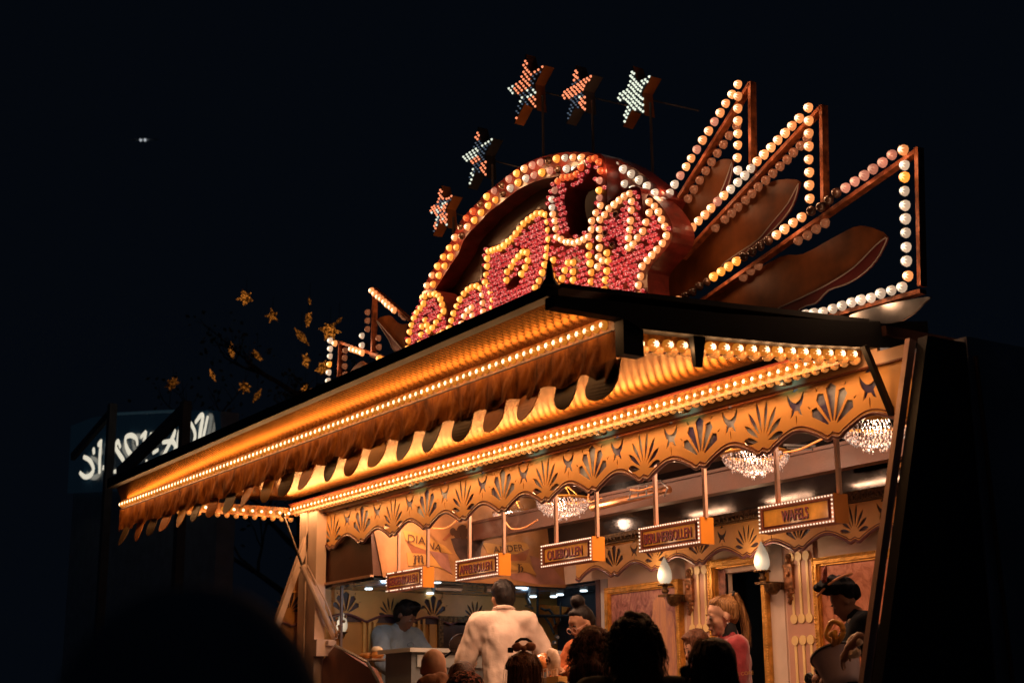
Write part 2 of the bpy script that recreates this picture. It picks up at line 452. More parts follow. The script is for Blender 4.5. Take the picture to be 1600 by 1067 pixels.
# corrugated underside (ribs run across, parallel to y)
def corrug(x0, x1, f0, f1, name, m, pitch=.0365, amp=.0002, ny=6):
    q = MB(); n = int((x1-x0)/pitch*6); rows = ny
    for j in range(rows+1):
        t = j/rows
        for i in range(n+1):
            x = x0 + (x1-x0)*i/n
            a = f0(x); b = f1(x)
            ph = (x/pitch) * 2*PI
            y = a[0]*(1-t) + b[0]*t; z = a[1]*(1-t) + b[1]*t + amp*math.sin(ph)
            q.v.append((x, y, z))
    for j in range(rows):
        for i in range(n):
            k = j*(n+1)+i
            q.f.append((k, k+1, k+n+2, k+n+1))
    return q.build(name, m, aw, smooth=True)
def ribmetal():
    m = mat('ribbed_ceiling_metal', (0.15, 0.070, 0.036), 0.2, metal=.92, var=.16, scale=2.5, bump=.04, bscale=9)
    b = m.node_tree.nodes['Principled BSDF']
    b.inputs['Specular Tint'].default_value = (.62,.46,.30,1)
    b.inputs['Anisotropic'].default_value = 0.97; b.inputs['Anisotropic Rotation'].default_value = 0.25
    t = m.node_tree.nodes.new('ShaderNodeCombineXYZ'); t.inputs[0].default_value = 1.0
    m.node_tree.links.new(t.outputs[0], b.inputs['Tangent'])
    return m
M_rib = ribmetal()
ZO, ZI = 3.165, 3.235
corrug(-11.62, -5.03, lambda x: (Y_OUT+.035, ZO), lambda x: (Y_IN, ZI), 'ceiling_sheet', M_rib)
lipL, lipR = (-11.68, -1.63, 3.235), (-5.05, -1.89, 3.16)
def lip(x):
    t = (x - lipL[0]) / (lipR[0] - lipL[0]); return (lipL[1]*(1-t)+lipR[1]*t, lipL[2]*(1-t)+lipR[2]*t)
corrug(-11.62, -5.06, lambda x: lip(x), lambda x: (Y_OUT-.002, 3.128), 'soffit_sheet', M_rib)
# roof skin and black edge profiles
q = MB()
q.hexa([(lipL[0]-.03,lipL[1]-.05,lipL[2]-.002),(lipR[0]+.02,lipR[1]-.05,lipR[2]-.002),(lipR[0]+.02,lipR[1]+.01,lipR[2]-.002),(lipL[0]-.03,lipL[1]+.01,lipL[2]-.002),
        (lipL[0]-.03,lipL[1]-.05,lipL[2]+.075),(lipR[0]+.02,lipR[1]-.05,lipR[2]+.05),(lipR[0]+.02,lipR[1]+.01,lipR[2]+.05),(lipL[0]-.03,lipL[1]+.01,lipL[2]+.075)])
q.build('front_edge_beam', M_black, aw)
# right end: deep black box beam
q = MB()
prof = [(-1.97,3.085,3.135),(-1.6,3.085,3.158),(-1.5,3.05,3.163),(-1.03,3.074,3.19),(-.55,3.105,3.235),(-.1,3.15,3.28),(.34,3.2,3.345)]
for (ya,ba,ta),(yb,bb,tb) in zip(prof, prof[1:]):
    q.hexa([(-5.0,ya,ba),(-4.93,ya,ba),(-4.93,yb,bb),(-5.0,yb,bb),(-5.0,ya,ta),(-4.93,ya,ta),(-4.93,yb,tb),(-5.0,yb,tb)])
q.build('end_beam', M_black, aw)
q = MB(); q.lathe([(.0,.13),(.012,.1),(.02,.04),(.045,0),(.0,0)], (-5.02,-1.93,3.2), 8); q.build('corner_finial', M_black, aw)
q = MB(); q.box((-5.0,-1.6,2.93),(-4.94,-1.49,3.1)); q.build('end_bracket', M_black, aw)
q = MB(); q.hexa([(-4.98,-1.18,2.93),(-4.96,-1.18,2.93),(-4.96,-1.14,2.93),(-4.98,-1.14,2.93),(-4.99,-1.2,3.1),(-4.95,-1.2,3.1),(-4.95,-1.12,3.1),(-4.99,-1.12,3.1)]); q.build('hanger_stub', M_black, aw)
# rails that carry the bulbs
q = MB(); q.box((-11.64, Y_OUT, 3.06), (-5.03, Y_OUT+.03, 3.13)); q.build('front_rail', M_rail, aw)
q = MB(); q.box((-11.62, Y_IN, 3.105), (-5.03, Y_IN+.06, 3.19)); q.build('rear_rail', M_rail, aw)
q = MB(); q.hexa([(-5.055,-1.5,2.975),(-5.02,-1.5,2.975),(-5.02,-.11,3.1),(-5.055,-.11,3.1),(-5.055,-1.5,3.06),(-5.02,-1.5,3.06),(-5.02,-.11,3.17),(-5.055,-.11,3.17)]); q.build('end_rail', M_rail, aw)
q = MB(); q.box((-11.66, Y_OUT+.05, 3.08), (-11.62, Y_IN-.01, 3.17)); q.build('end_rail', M_rail, aw)
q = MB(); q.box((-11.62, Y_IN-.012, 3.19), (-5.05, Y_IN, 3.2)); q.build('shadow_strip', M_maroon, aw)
# cable bead under the front rail
q = MB(); q.tube([(-11.64+i*.0825, Y_OUT-.006, 3.052+.002*(i%2)) for i in range(81)], .007, 6); q.build('edge_cord', mat('dark_cord', (.05,.02,.015), .6), aw)

n = 106
for i in range(n):
    x = -11.60 + i*(6.5/(n-1))
    bulb('rail', (x, Y_OUT-.002, 3.094), aw, .86); lamp('bulb_light', (x, Y_OUT-.05, 3.094), .2, WARM, aw, .016)
n = 96
for i in range(n):
    x = -11.55 + i*(6.42/(n-1))
    bulb('rail', (x, Y_IN-.002, 3.147), aw, .86); lamp('bulb_light', (x, Y_IN-.05, 3.14), .62, WARM, aw, .016)
ROT_X = (PI/2, 0, -PI/2)       # dome axis to -x, seen edge on from the right
for i in range(17):
    y = -1.46 + i*(1.33/16)
    bulb('rail', (-5.018, y, 3.012+.0905*(y+1.4)), aw, 1.1, rot=(0, PI/2, 0)); lamp('bulb_light', (-4.975, y, 2.99+.0905*(y+1.4)), .3, WARM, aw, .02)
for i in range(17):
    y = -1.46 + i*(1.33/16)
    bulb('rail', (-11.617, y, 3.12), aw, .9, rot=(0, PI/2, 0))
    if i % 2: lamp('bulb_light', (-11.57, y, 3.10), .5, WARM, aw, .02)
# the lower row, seen from the side: small amber caps, one joined part
q = MB()
for i in range(96):
    o = len(q.v); d = dome(RB*.8, .017, 8, 3)
    x = -11.53 + i*(6.42/95)
    q.v += [(x+v[0], Y_IN+.022+v[1], 3.105-v[2]) for v in d.v]; q.f += [tuple(k+o for k in f) for f in d.f]
for i in range(17):
    o = len(q.v); d = dome(RB*.9, .028, 8, 3); y = -1.42 + i*(1.33/16)
    q.v += [(-5.036+v[0]*1.2, y+v[1]*1.2, 2.985+.09*(y+1.5)-v[2]) for v in d.v]; q.f += [tuple(k+o for k in f) for f in d.f]
    o = len(q.v)
    q.v += [(-11.64+v[0], y+v[1], 3.079-v[2]) for v in d.v]; q.f += [tuple(k+o for k in f) for f in d.f]
M_cap = mat('amber_cap_glow', (.5,.2,.05), .15, var=.5, scale=60, emit=(1, .36, .08), estr=.4)
q.build('lower_bulb_row', M_cap, aw, smooth=True, kind='stuff')
# light that the rows give (each lamp belongs to its row of bulbs)
for i in range(14):
    x = -11.35 + i*(6.0/13)
    pass

# ================================================================== carved fascias
PER = .519
def scallop(x0, i0, i1, zc, ztop, xa, xb, n=26, amp=.085):
    """outline of a board whose lower edge is a row of cupid-bow scallops; returns outline and the lower edge path"""
    low = []
    i = i0
    N = int((xb-xa)/PER*n)
    for k in range(N+1):
        x = xa + (xb-xa)*k/N
        u = ((x - x0)/PER) % 1.0
        d = min(u, 1-u)
        s = (1-math.cos(2*PI*u))/2
        z = zc - .004 + amp*(s**.85)
        if d < .045: z += .018*(1-d/.045)
        elif d < .14: z -= .008*math.sin((d-.045)/.095*PI)
        low.append((x, z))
    return [(xa, ztop)] + low + [(xb, ztop)], low
def fan(cx, cz, s=1.0):
    out = []
    edges = [-64,-38,-13,13,38,64]
    Ls = [.185,.215,.235,.215,.185]
    for k in range(5):
        a0, a1 = R(edges[k]+3.2), R(edges[k+1]-3.2); L = Ls[k]*s
        def P(a, r): return (cx + r*math.sin(a), cz + r*math.cos(a))
        am = (a0+a1)/2
        out.append([P(am-.12, .04*s), P(a0, L*.93), P(am, L*1.03), P(a1, L*.93), P(am+.12, .04*s)])
        # split on the two big centre blades reads as slots
        out.append([P(am-.03, L+.02*s), P(am, L+.045*s), P(am+.03, L+.02*s)])
    return out
def butterfly(cx, cz, s=1.0):
    k = s
    B = [(0,.026),(.016,.030),(.036,.042),(.062,.082),(.060,.045),(.048,.015),(.030,-.004),(.046,-.05),(.022,-.036),(.010,-.016),(-.010,-.016),(-.022,-.036),(-.046,-.05),(-.030,-.004),(-.048,.015),(-.060,.045),(-.062,.082),(-.036,.046),(-.016,.030)]
    hat = [(-.024,.088),(0,.112),(.026,.094),(.0,.086)]
    stem = petal(cx, cz-.10*k, 0, .062*k, .005*k)
    return [[(cx+a*k, cz+b*k) for a, b in B], [(cx+a*k, cz+b*k) for a, b in hat], stem]
def fascia_board(name, y, x0, zc, ztop, xa, xb, first, parent, m=M_orange, back=M_lav, t=.006, trim=.011, amp=.085, gap=.009, ms=1.0):
    outer, low = scallop(x0, 0, 0, zc, ztop, xa, xb, amp=amp)
    holes = []
    i = math.ceil((xa + .13 - x0)/PER)
    while x0 + i*PER < xb - .13:
        cx = x0 + i*PER
        holes += (lotus(cx, zc+.065, 1.12*ms) if i % 2 == 0 else fan(cx, zc+.055, .98*ms))
        i += 1
    i = math.ceil((xa + .1 - x0)/PER - .5)
    while x0 + (i+.5)*PER < xb - .08:
        holes += butterfly(x0 + (i+.5)*PER, zc+.205 - (1-ms)*.2, ms)
        i += 1
    b = sheet(outer, holes, y, t, name, m, parent)
    q = MB(); q.tube([(x, y - t/2, z+.004) for x, z in low], trim, 8, cap=True); q.build('edge_moulding', M_mauve, b, smooth=True)
    q = MB(); q.tube([(x, y - t/2 - .001, z+.026) for x, z in low], trim*.32, 6, cap=True); q.build('edge_line', M_maroon, b, smooth=True)
    bk = [(xa, ztop)] + [(x, z+.05) for x, z in low[::6]] + [(xb, ztop)]
    sheet(bk, [], y + gap, .004, 'mirror_backing', back, b)
    return b
CX0 = -11.005 
f1 = fascia_board('carved_fascia', 0.0, CX0, 2.765, 3.075, -11.15, -4.76, 0, stall, amp=.082)
fascia_board('inner_frieze', 1.70, -9.43-PER, 2.492, 2.745, -9.95, -4.77, 1, stall, m=M_orange, back=mat('plum_backing', (.05,.03,.05), .3, var=.3), amp=.08, gap=.009, ms=.8)
q = MB(); q.box((-11.15, -.03, 3.079), (-4.94, -.008, 3.23)); q.box((-4.94, -.03, 3.079), (-4.77, -.008, 3.14)); q.build('header_board', mat('salmon_board', (.62,.42,.30), .4, var=.06, dirt=.15), stall)
q = MB(); q.box((-11.15, -.036, 3.07), (-4.77, -.012, 3.077)); q.build('header_line', M_maroon, stall)
# cool spotlights under the awning washing the header board
for px, py in [(652,762),(740,732),(839,706),(945,675),(1075,643),(1233,592)]:
    p = on_y(px, py, -.03)
    q = MB(); q.lathe([(0,.02),(.018,.02),(.02,0),(.0,0)], (p.x, Y_IN+.035, 3.083), 8)
    so = q.build('spotlight', M_steel, stall)
    ld = bpy.data.lights.new('spotlight_beam', 'SPOT'); ld.energy = .45; ld.color = (.45, 1.0, .85); ld.spot_size = R(80); ld.spot_blend = 1.0; ld.shadow_soft_size = .01
    l = place('spotlight_beam', ld, (p.x, -.20, 3.045), so)
    l.rotation_euler = (R(110), 0, 0)
# long strut of the dark stay at the right
q = MB(); a = on_x(1350, 540, -4.9); b = on_x(1404, 672, -4.9)
q.bar(a, b, .028, .028, up=(1,0,0)); q.build('dark_stay', M_black, stall)

# ================================================================== left block: hood with painted side
q = MB()
q.hexa([(XL,.02,2.495),(-10.32,.02,2.495),(-10.32,BACK,2.495),(XL,BACK,2.495),(XL,.02,3.2),(-10.42,.02,3.2),(-10.42,BACK,3.2),(XL,BACK,3.2)])
q.build('hood', M_brown, stall)
q = MB(); q.box((-11.2,-.012,2.483),(-10.31,.02,2.5)); q.build('hood_lip', mat('peach_trim', (.6,.36,.24), .4), stall)
q = MB(); q.box((XL+.01,.03,2.462),(-10.33,2.5,2.482)); q.build('hood_soffit', mat('blue_soffit', (.012,.035,.06), .25, var=.2, coat=.4), stall)
q = MB(); q.box((-10.32,BACK,2.462),(-9.8,2.5,2.482)); q.build('passage_soffit', mat('blue_soffit', (.012,.035,.06)), stall)
# painted side panel faces +x, leaning with the hood
M_mural = mat('painted_mural', (.42,.20,.075), .5, var=.22, scale=4, dirt=.35)
def slope_x(z): return -10.315 - (z-2.495)*.142
def mural_poly(name, pts, m, off, parent=stall):
    # pts in photograph pixels; laid on the leaning side panel
    q = MB(); vs = []
    for px, py in pts:
        x = -10.36
        for _ in range(4):
            p = on_x(px, py, x); x = slope_x(p.z) + off
        vs.append(Vector((x, p.y, p.z)))
    k = len(vs)
    cen = sum(vs, Vector())/k
    q.v = [tuple(v) for v in vs] + [tuple(v + Vector((-.003,0,0))) for v in vs]
    q.f = [tuple(range(k)), tuple(range(2*k-1, k-1, -1))] + [(i, i+k, (i+1)%k+k, (i+1)%k) for i in range(k)]
    return q.build(name, m, parent)
mp = mural_poly('mural_panel', crop(580,760,4.85,[(-20,120),(90,685),(1515,770),(1290,90),(1000,-60),(300,-60)]), M_mural, .006)
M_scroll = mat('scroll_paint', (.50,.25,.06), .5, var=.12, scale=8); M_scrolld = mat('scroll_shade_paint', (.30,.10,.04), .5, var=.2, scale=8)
M_ink = mat('brown_ink', (.07,.03,.015), .6); M_pinkish = mat('pink_wash_paint', (.38,.17,.12), .5, var=.25, scale=5)
c5 = lambda pts: crop(580,760,4.85,pts)
mural_poly('painted_scroll', c5([(240,330),(330,345),(450,390),(560,450),(620,510),(560,500),(440,490),(330,450),(260,400)]), M_scroll, .010, mp)
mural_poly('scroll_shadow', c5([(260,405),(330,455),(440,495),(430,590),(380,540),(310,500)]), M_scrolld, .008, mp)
mural_poly('painted_scroll', c5([(270,500),(400,510),(470,530),(540,620),(420,590),(280,600)]), M_scroll, .012, mp)
mural_poly('painted_scroll', c5([(440,485),(580,510),(610,660),(530,610)]), M_pinkish, .014, mp)
mural_poly('painted_scroll', c5([(840,420),(980,440),(1080,410),(1180,430),(1200,470),(1100,510),(980,520),(880,500)]), M_scroll, .010, mp)
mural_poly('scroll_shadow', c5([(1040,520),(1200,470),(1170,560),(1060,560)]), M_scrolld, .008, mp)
mural_poly('painted_scroll', c5([(1040,570),(1200,580),(1255,670),(1120,630),(1040,635)]), M_scroll, .012, mp)
mural_poly('painted_pot', c5([(605,395),(640,385),(860,400),(835,470),(825,550),(680,560),(640,500)]), mat('dark_pot_paint', (.07,.04,.035), .5, var=.3, scale=12), .012, mp)
for k, (cx, cy, rr) in enumerate([(620,340,30),(655,360,32),(690,320,34),(730,345,32),(765,325,30),(800,345,30),(700,370,30),(770,370,28)]):
    mural_poly('painted_blossom', c5([(cx+rr*(1+.2*((j*k)%3-1))*math.cos(j*PI/4), cy+rr*math.sin(j*PI/4)) for j in range(8)]), M_ink, .016 + .0006*k, mp)
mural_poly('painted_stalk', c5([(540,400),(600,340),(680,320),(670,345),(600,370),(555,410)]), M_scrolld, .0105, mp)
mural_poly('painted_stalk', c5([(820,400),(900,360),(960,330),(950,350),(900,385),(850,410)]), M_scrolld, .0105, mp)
mural_poly('painted_wash', c5([(1200,520),(1330,560),(1480,740),(1260,740),(1060,700),(1040,660),(1190,650),(1250,690)]), M_pinkish, .0075, mp)
def mtext(txt, cx, cy, w, h, off=.019, fat=0.0, m=M_ink, rot=0):
    px, py = crop(580,760,4.85,[(cx,cy)])[0]; x = -10.36
    for _ in range(4): p = on_x(px, py, x); x = slope_x(p.z) + off
    o = put_text('lettering', txt, w, h, (x, p.y, p.z), m, mp, plane='x', fat=fat)
    o.rotation_euler = (R(rot), R(-8), 0); return o
mtext('DIA', 345, 400, .16, .062, rot=-6); mtext('NA', 480, 452, .13, .058, rot=-14)
mtext('ANDER', 1040, 468, .30, .055, rot=7)
# black-letter M and h built from pen strokes
def strokes_x(name, sets, ox, oy, s, off=.022, m=M_ink, parent=mp):
    q = MB()
    for st in sets:
        pts = []
        for a, b, wd in st:
            px, py = crop(580,760,4.85,[(ox+a*s, oy+b*s)])[0]; x = -10.36
            for _ in range(4): p = on_x(px, py, x); x = slope_x(p.z) + off
            pts.append((p, wd*s))
        L = []; Rr = []
        for i, (p, wd) in enumerate(pts):
            d = pts[min(i+1, len(pts)-1)][0] - pts[max(i-1, 0)][0]; nn = Vector((0, -d.z, d.y)); nn = nn.normalized()*wd*.00085
            L.append(p - nn*.5 + Vector((0,-.1*nn.length,0))); Rr.append(p + nn*.5 + Vector((0,.1*nn.length,0)))
        o = len(q.v); k = len(pts)
        q.v += [tuple(v) for v in L+Rr]; q.f += [(o+i, o+i+1, o+k+i+1, o+k+i) for i in range(k-1)]
    return q.build(name, m, parent)
strokes_x('lettering', [[(0,8,4),(10,0,8),(18,8,16),(14,40,18),(16,58,16),(0,62,4)], [(25,4,4),(38,0,10),(44,10,17),(42,50,18),(48,60,4)], [(52,4,4),(64,0,10),(70,12,17),(68,48,18),(78,62,12),(88,54,3)], [(6,30,5),(40,24,6),(70,28,5)], [(16,4,5),(26,10,6),(36,2,5)], [(42,6,5),(52,10,6),(62,2,5)], [(0,62,4),(10,70,6),(24,60,4)]], 318, 520, 1.0)
strokes_x('lettering', [[(0,6,4),(12,0,8),(18,8,16),(15,40,18),(17,60,16),(4,66,4)], [(22,26,4),(34,20,10),(42,32,17),(40,50,14),(30,64,5)], [(18,6,4),(36,2,6)]], 1105, 585, 1.0)

# downlights in the blue soffit
M_cool = mat('cool_lamp', (.8,.8,.8), .3, var=0, emit=(.75,.92,1.0), estr=3.0)
for px, py in [(576,920),(683,910),(672,927),(812,918),(833,932),(865,932),(875,929),(868,937),(912,923)]:
    p = on_z(px, py, 2.458)
    q = MB(); q.lathe([(0,-.004),(.028,-.004),(.034,.004),(.0,.004)], p, 12); q.build('downlight', M_cool, stall)
for px, py in [(700,916),(780,918)]:
    p = on_z(px, py, 2.45)
    q = MB(); q.tube([p + Vector((-.02,-.12,-.01)), p + Vector((.0,.12,-.01))], .035, 10); q.build('ceiling_spot', M_steel, stall)
for px, py, e in [(600,925,1.6),(820,935,1.6)]:
    p = on_z(px, py, 2.40); lamp('downlight_glow', p, e*.6, (.55,.8,1.0), stall, .03)

# left end wall dressing (faces +x): frieze, pilaster pins, picture
def xframe(y, z): return (XL+.01, y, z)
PX = XL + .012
def on_end(px, py): return on_x(px, py, PX)
q0 = [on_end(*p) for p in crop(540,900,4.706,[(0,150),(1045,190),(1045,215),(0,262)])]
outer = [(.02, 2.46), (.02, 2.22)] + [(0.02 + (BACK-.04)*k/60, 2.20 + .06*abs(math.sin(PI*(k/60*(BACK)/.42)))) for k in range(61)] + [(BACK-.02, 2.46)]
holes = []
for k in range(4):
    yc = .24 + .42*k
    hs = lotus(yc, 2.255, .8) if k % 2 else fan(yc, 2.255, .8)
    holes += [h for h in hs if max(b for a, b in h) < 2.45 and min(b for a,b in h) > 2.225 and max(a for a, b in h) < BACK-.03 and min(a for a,b in h) > .03]
ef = sheet(outer, holes, XL+.03, .012, 'end_frieze', M_orange, stall, plane='x')
q = MB(); q.tube([(XL+.04, a, b) for a, b in outer[2:-1]], .011, 6); q.build('edge_moulding', M_mauve, ef)
q = MB(); q.box((XL+.012,.0,2.2),(XL+.02,BACK,2.46)); q.build('frieze_backing', mat('plum_backing', (.05,.03,.05)), stall)
def pins_x(pxs, py0, py1):
    for px in pxs:
        a = on_x(px, py0, XL+.02); b = on_x(px, py1, XL+.02)
        q = MB(); q.box((XL, a.y-.011, b.z), (XL+.03, a.y+.011, a.z)); 
        q.lathe([(0,.0),(.032,.0),(.032,-.03),(0,-.03)], (XL+.0, a.y, a.z+.0), 14)
        # disc must face +x
        q.v = q.v[:8] + [(XL + .002 - (v[2]-a.z)*1.0, v[1], a.z + (v[0]-XL)) for v in q.v[8:]]
        q.build('pilaster_pin', mat('yellow_pin_paint', (.85,.52,.16), .4), stall)
pins_x([646, 654, 662], 956, 1030); pins_x([569, 577, 585], 967, 1030)
q = MB(); a = on_end(670, 943); b = on_end(683, 1067); q.box((XL, a.y, 1.5), (XL+.03, a.y+.075, 2.2)); q.build('pilaster', M_ochre, stall)
pic = thing('end_picture', 'dark landscape painting in dark moulded frame on the end wall behind the white coated man', 'picture', (XL+.05, 1.2, 1.6))
q = MB()
a = on_end(682, 962); zt = a.z; y0 = a.y
def frame_x(q, y0, y1, z0, z1, wd, x0, x1):
    q.box((x0,y0,z0),(x1,y0+wd,z1)); q.box((x0,y1-wd,z0),(x1,y1,z1)); q.box((x0,y0+wd,z1-wd),(x1,y1-wd,z1)); q.box((x0,y0+wd,z0),(x1,y1-wd,z0+wd))
frame_x(q, y0, BACK-.05, 1.5, zt, .05, XL, XL+.05); q.build('frame', M_dgilt, pic)
q = MB(); q.box((XL+.005,y0+.045,1.54),(XL+.02,BACK-.09,zt-.045)); q.build('canvas', mat('dark_landscape_paint', (.09,.04,.02), .35, var=.42, scale=5), pic)

# ================================================================== ROOFTOP SIGN
SY = 0.0
def S_(px, py, y=SY): return on_y(px, py, y)
sign = thing('rooftop_sign', 'huge round backed rooftop sign, red bulb letters outlined in cream and amber bulbs', 'illuminated sign', (-8.2, .1, 3.3))
c3z = lambda pts: crop(600, 230, 2.9646, pts)      # letters crop
C1 = lambda pts: crop(620, 420, 7.115, pts)
C2 = lambda pts: crop(740, 300, 5.336, pts)
C3 = lambda pts: crop(840, 230, 4.267, pts)
def poly_xz(pts, y): return [(on_y(px, py, y).x, on_y(px, py, y).z) for px, py in pts]
def bez(pts, n=4, closed=True):
    """Catmull-Rom through pts"""
    out = []; N = len(pts)
    for i in range(N if closed else N-1):
        p0 = pts[(i-1) % N] if closed or i > 0 else pts[0]; p1 = pts[i]; p2 = pts[(i+1) % N]; p3 = pts[(i+2) % N] if closed or i < N-2 else pts[-1]
        for k in range(n):
            t = k/n; t2 = t*t; t3 = t2*t
            out.append(tuple(.5*((2*p1[j]) + (-p0[j]+p2[j])*t + (2*p0[j]-5*p1[j]+4*p2[j]-p3[j])*t2 + (-p0[j]+3*p1[j]-3*p2[j]+p3[j])*t3) for j in (0, 1)))
    if not closed: out.append(pts[-1])
    return out
# rim centre line of the disc (photo crop coordinates)
rimL = [(175,760),(215,640),(245,590),(272,545),(303,497),(330,455),(350,405),(385,352),(430,308),(470,262),(520,222),(575,178),(635,135),(700,105),(770,85),(850,75),(930,78),(1000,90),(1070,112),(1140,150),(1190,190),(1235,225),(1290,285)]
rim_px = bez(c3z(rimL), 4, False)
rimw = [(on_y(px, py, -.10).x, on_y(px, py, -.10).z) for px, py in rim_px]
def offset(line, d):
    out = []
    for i, p in enumerate(line):
        a = line[max(i-1,0)]; b = line[min(i+1,len(line)-1)]
        tx, tz = b[0]-a[0], b[1]-a[1]; l = math.hypot(tx, tz) or 1
        out.append((p[0]-tz/l*d, p[1]+tx/l*d))
    return out
# back disc
disc = [(x, z) for x, z in offset(rimw, -.02)] + [(on_y(px, py, .06).x, on_y(px, py, .06).z) for px, py in c3z([(1295,330),(1300,400),(1275,470),(1225,540),(1180,600),(1175,700),(1175,900)])]
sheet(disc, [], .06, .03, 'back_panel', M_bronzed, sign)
# band: front channel with side returns
ou = offset(rimw, .075); inn = offset(rimw, -.085)
band = ou + inn[::-1]
sheet(band, [], -.03, .14, 'rim_channel', M_redpaint, sign)
def along(line, step, start=0.0):
    out = []; acc = start
    for (x0, z0), (x1, z1) in zip(line, line[1:]):
        l = math.hypot(x1-x0, z1-z0)
        while acc < l:
            t = acc/l; out.append((x0+(x1-x0)*t, z0+(z1-z0)*t)); acc += step
        acc -= l
    return out
random.seed(3)
r1 = along(offset(rimw, .035), .098); r2 = along(offset(rimw, -.04), .098, .045)
def rimkind(k, n):
    t = k/n*.82
    if t < .16: c = ['amber','amber','cream']
    elif t < .30: c = ['amber','deep','amber','cream','off']
    elif t < .42: c = ['pink','white','amber','pink','off','cream']
    elif t < .50: c = ['deep','amber','pink','pink','off']
    elif t < .78: c = ['white','white','white','cream']
    elif t < .84: c = ['off','off','white']
    else: c = ['cream','cream','pink']
    return random.choice(c)
for row, dz in ((r1, 0), (r2, 0)):
    for k, (x, z) in enumerate(row):
            bulb(rimkind(k, len(row)), (x, -.103, z), sign, random.uniform(.94, 1.08))
# inner edge glints: small lit dots on the soffit of the rim
# letters ---------------------------------------------------------------
LY, LD = -.17, .16
def letter(poly_px, label, yel, holes=(), y=LY, depth=LD, m=M_redpaint, red=True, step=.04, s=1.0):
    P = bez(poly_xz(poly_px, y), 3)
    H = [bez(poly_xz(h, y), 3) for h in holes]
    lt = sheet(P, H, y + depth/2, depth, 'letter', m, sign)
    pts = []
    for kind, px, py in yel:
        p = on_y(px, py, y-.012); pts.append((p.x, p.z)); bulb(kind, (p.x, y-.003, p.z), lt, random.uniform(.84, .93)*s)
    if red:
        q = MB(); xs = [p[0] for p in P]; zs = [p[1] for p in P]
        def inside(x, z, poly):
            c = False; j = len(poly)-1
            for i in range(len(poly)):
                xi, zi = poly[i]; xj, zj = poly[j]
                if (zi > z) != (zj > z) and x < (xj-xi)*(z-zi)/(zj-zi)+xi: c = not c
                j = i
            return c
        z = min(zs); r = 0
        while z < max(zs):
            x = min(xs) + (step/2 if r % 2 else 0)
            while x < max(xs):
                xx = x + random.uniform(-.006, .006); zz = z + random.uniform(-.004, .004)
                if inside(xx, zz, P) and all(inside(xx+a_, zz+b_, P) for a_, b_ in ((.022,0),(-.022,0),(0,.022),(0,-.022))) and not any(inside(xx, zz, h) for h in H) and all((xx-a)**2 + (zz-b)**2 > .037**2 for a, b in pts) and random.random() < .97:
                    o = len(q.v); d = dome(.0145, .020, 7, 3)
                    q.v += [(xx+v[0], y-.004-v[2], zz+v[1]) for v in d.v]; q.f += [tuple(k+o for k in f) for f in d.f]
                x += step
            z += step*.86; r += 1
        if q.v: q.build('red_bulbs', M_redb, lt, smooth=True, kind='stuff')
    return lt
def redbulb():
    m = mat('red_bulb_glass', (.5,.03,.03), .1, var=0, coat=1)
    nt = m.node_tree; n = nt.nodes; L = nt.links; b = n['Principled BSDF']
    tc = n.new('ShaderNodeTexCoord'); vo = n.new('ShaderNodeTexVoronoi'); vo.inputs['Scale'].default_value = 90
    L.new(tc.outputs['Object'], vo.inputs['Vector'])
    cr = n.new('ShaderNodeValToRGB'); e = cr.color_ramp.elements
    e[0].position = .08; e[0].color = (1.0, .44, .34, 1); e[1].position = .42; e[1].color = (.28, .018, .02, 1)
    L.new(vo.outputs['Distance'], cr.inputs['Fac']); L.new(cr.outputs['Color'], b.inputs['Emission Color'])
    b.inputs['Emission Strength'].default_value = 1.5
    return m
M_redb = redbulb()
def K(kind, pts, f): return [(kind, *p) for p in f(pts)]
L1 = K('amber', [(100,970),(115,880),(125,800),(138,700),(158,625),(185,550),(215,485),(258,435),(293,385),(305,305),(365,285),(415,280),(455,300),(480,340),(500,400),(515,470),(475,530),(432,595),(390,655),(345,690),(310,570),(275,640),(330,630),(265,730),(250,825),(240,910),(315,920),(340,855),(380,800),(460,735),(500,705),(490,795)], C1) + K('cream', [(420,760)], C1)
letter(C1([(60,1150),(70,1000),(95,850),(110,700),(150,570),(200,450),(270,350),(285,260),(360,235),(450,250),(520,340),(560,470),(560,600),(600,720),(600,830),(540,900),(420,1000),(300,1150)]), '', L1)
L2 = K('amber', [(570,760),(575,660),(600,575),(625,495),(660,415),(695,340),(740,275),(785,230),(830,200),(880,190),(925,215),(975,150),(1015,190),(1040,265),(1060,345),(1055,435),(1060,525),(1055,600),(560,830)], C1) + K('cream', [(945,290),(950,380),(955,475),(945,565),(930,645),(830,430),(785,460),(745,525),(835,520),(715,610),(805,600),(690,690),(770,670),(730,735)], C1)
letter(C1([(530,900),(535,740),(560,600),(600,480),(660,350),(730,230),(830,160),(900,150),(960,110),(1040,160),(1090,260),(1100,420),(1095,620),(1095,780),(560,1000)]), '', L2, y=LY-.012)
L3 = K('amber', [(120,495),(155,485),(185,475),(215,465),(250,445),(285,410),(320,385),(350,345),(380,308),(412,262),(450,230),(485,205),(520,180),(560,178),(598,190),(612,250),(618,318),(622,395),(612,468),(605,535),(588,605),(568,672),(540,740),(508,798),(485,860),(500,925),(110,555),(108,620),(100,690),(92,752),(405,500),(440,505),(370,535),(338,578),(308,622),(275,665),(270,735),(448,568),(425,628),(395,682)], C2) + K('white', [(265,1030),(300,1010)], C2)
letter(C2([(80,470),(160,450),(240,420),(320,345),(400,240),(480,170),(560,140),(625,170),(650,300),(650,470),(630,600),(600,720),(560,840),(560,940),(480,1050),(300,1180),(150,1250),(130,1000),(60,820),(75,640)]), '', L3, holes=[C2([(345,700),(372,640),(405,640),(395,720),(350,800),(300,810),(285,770)])], y=LY-.02)
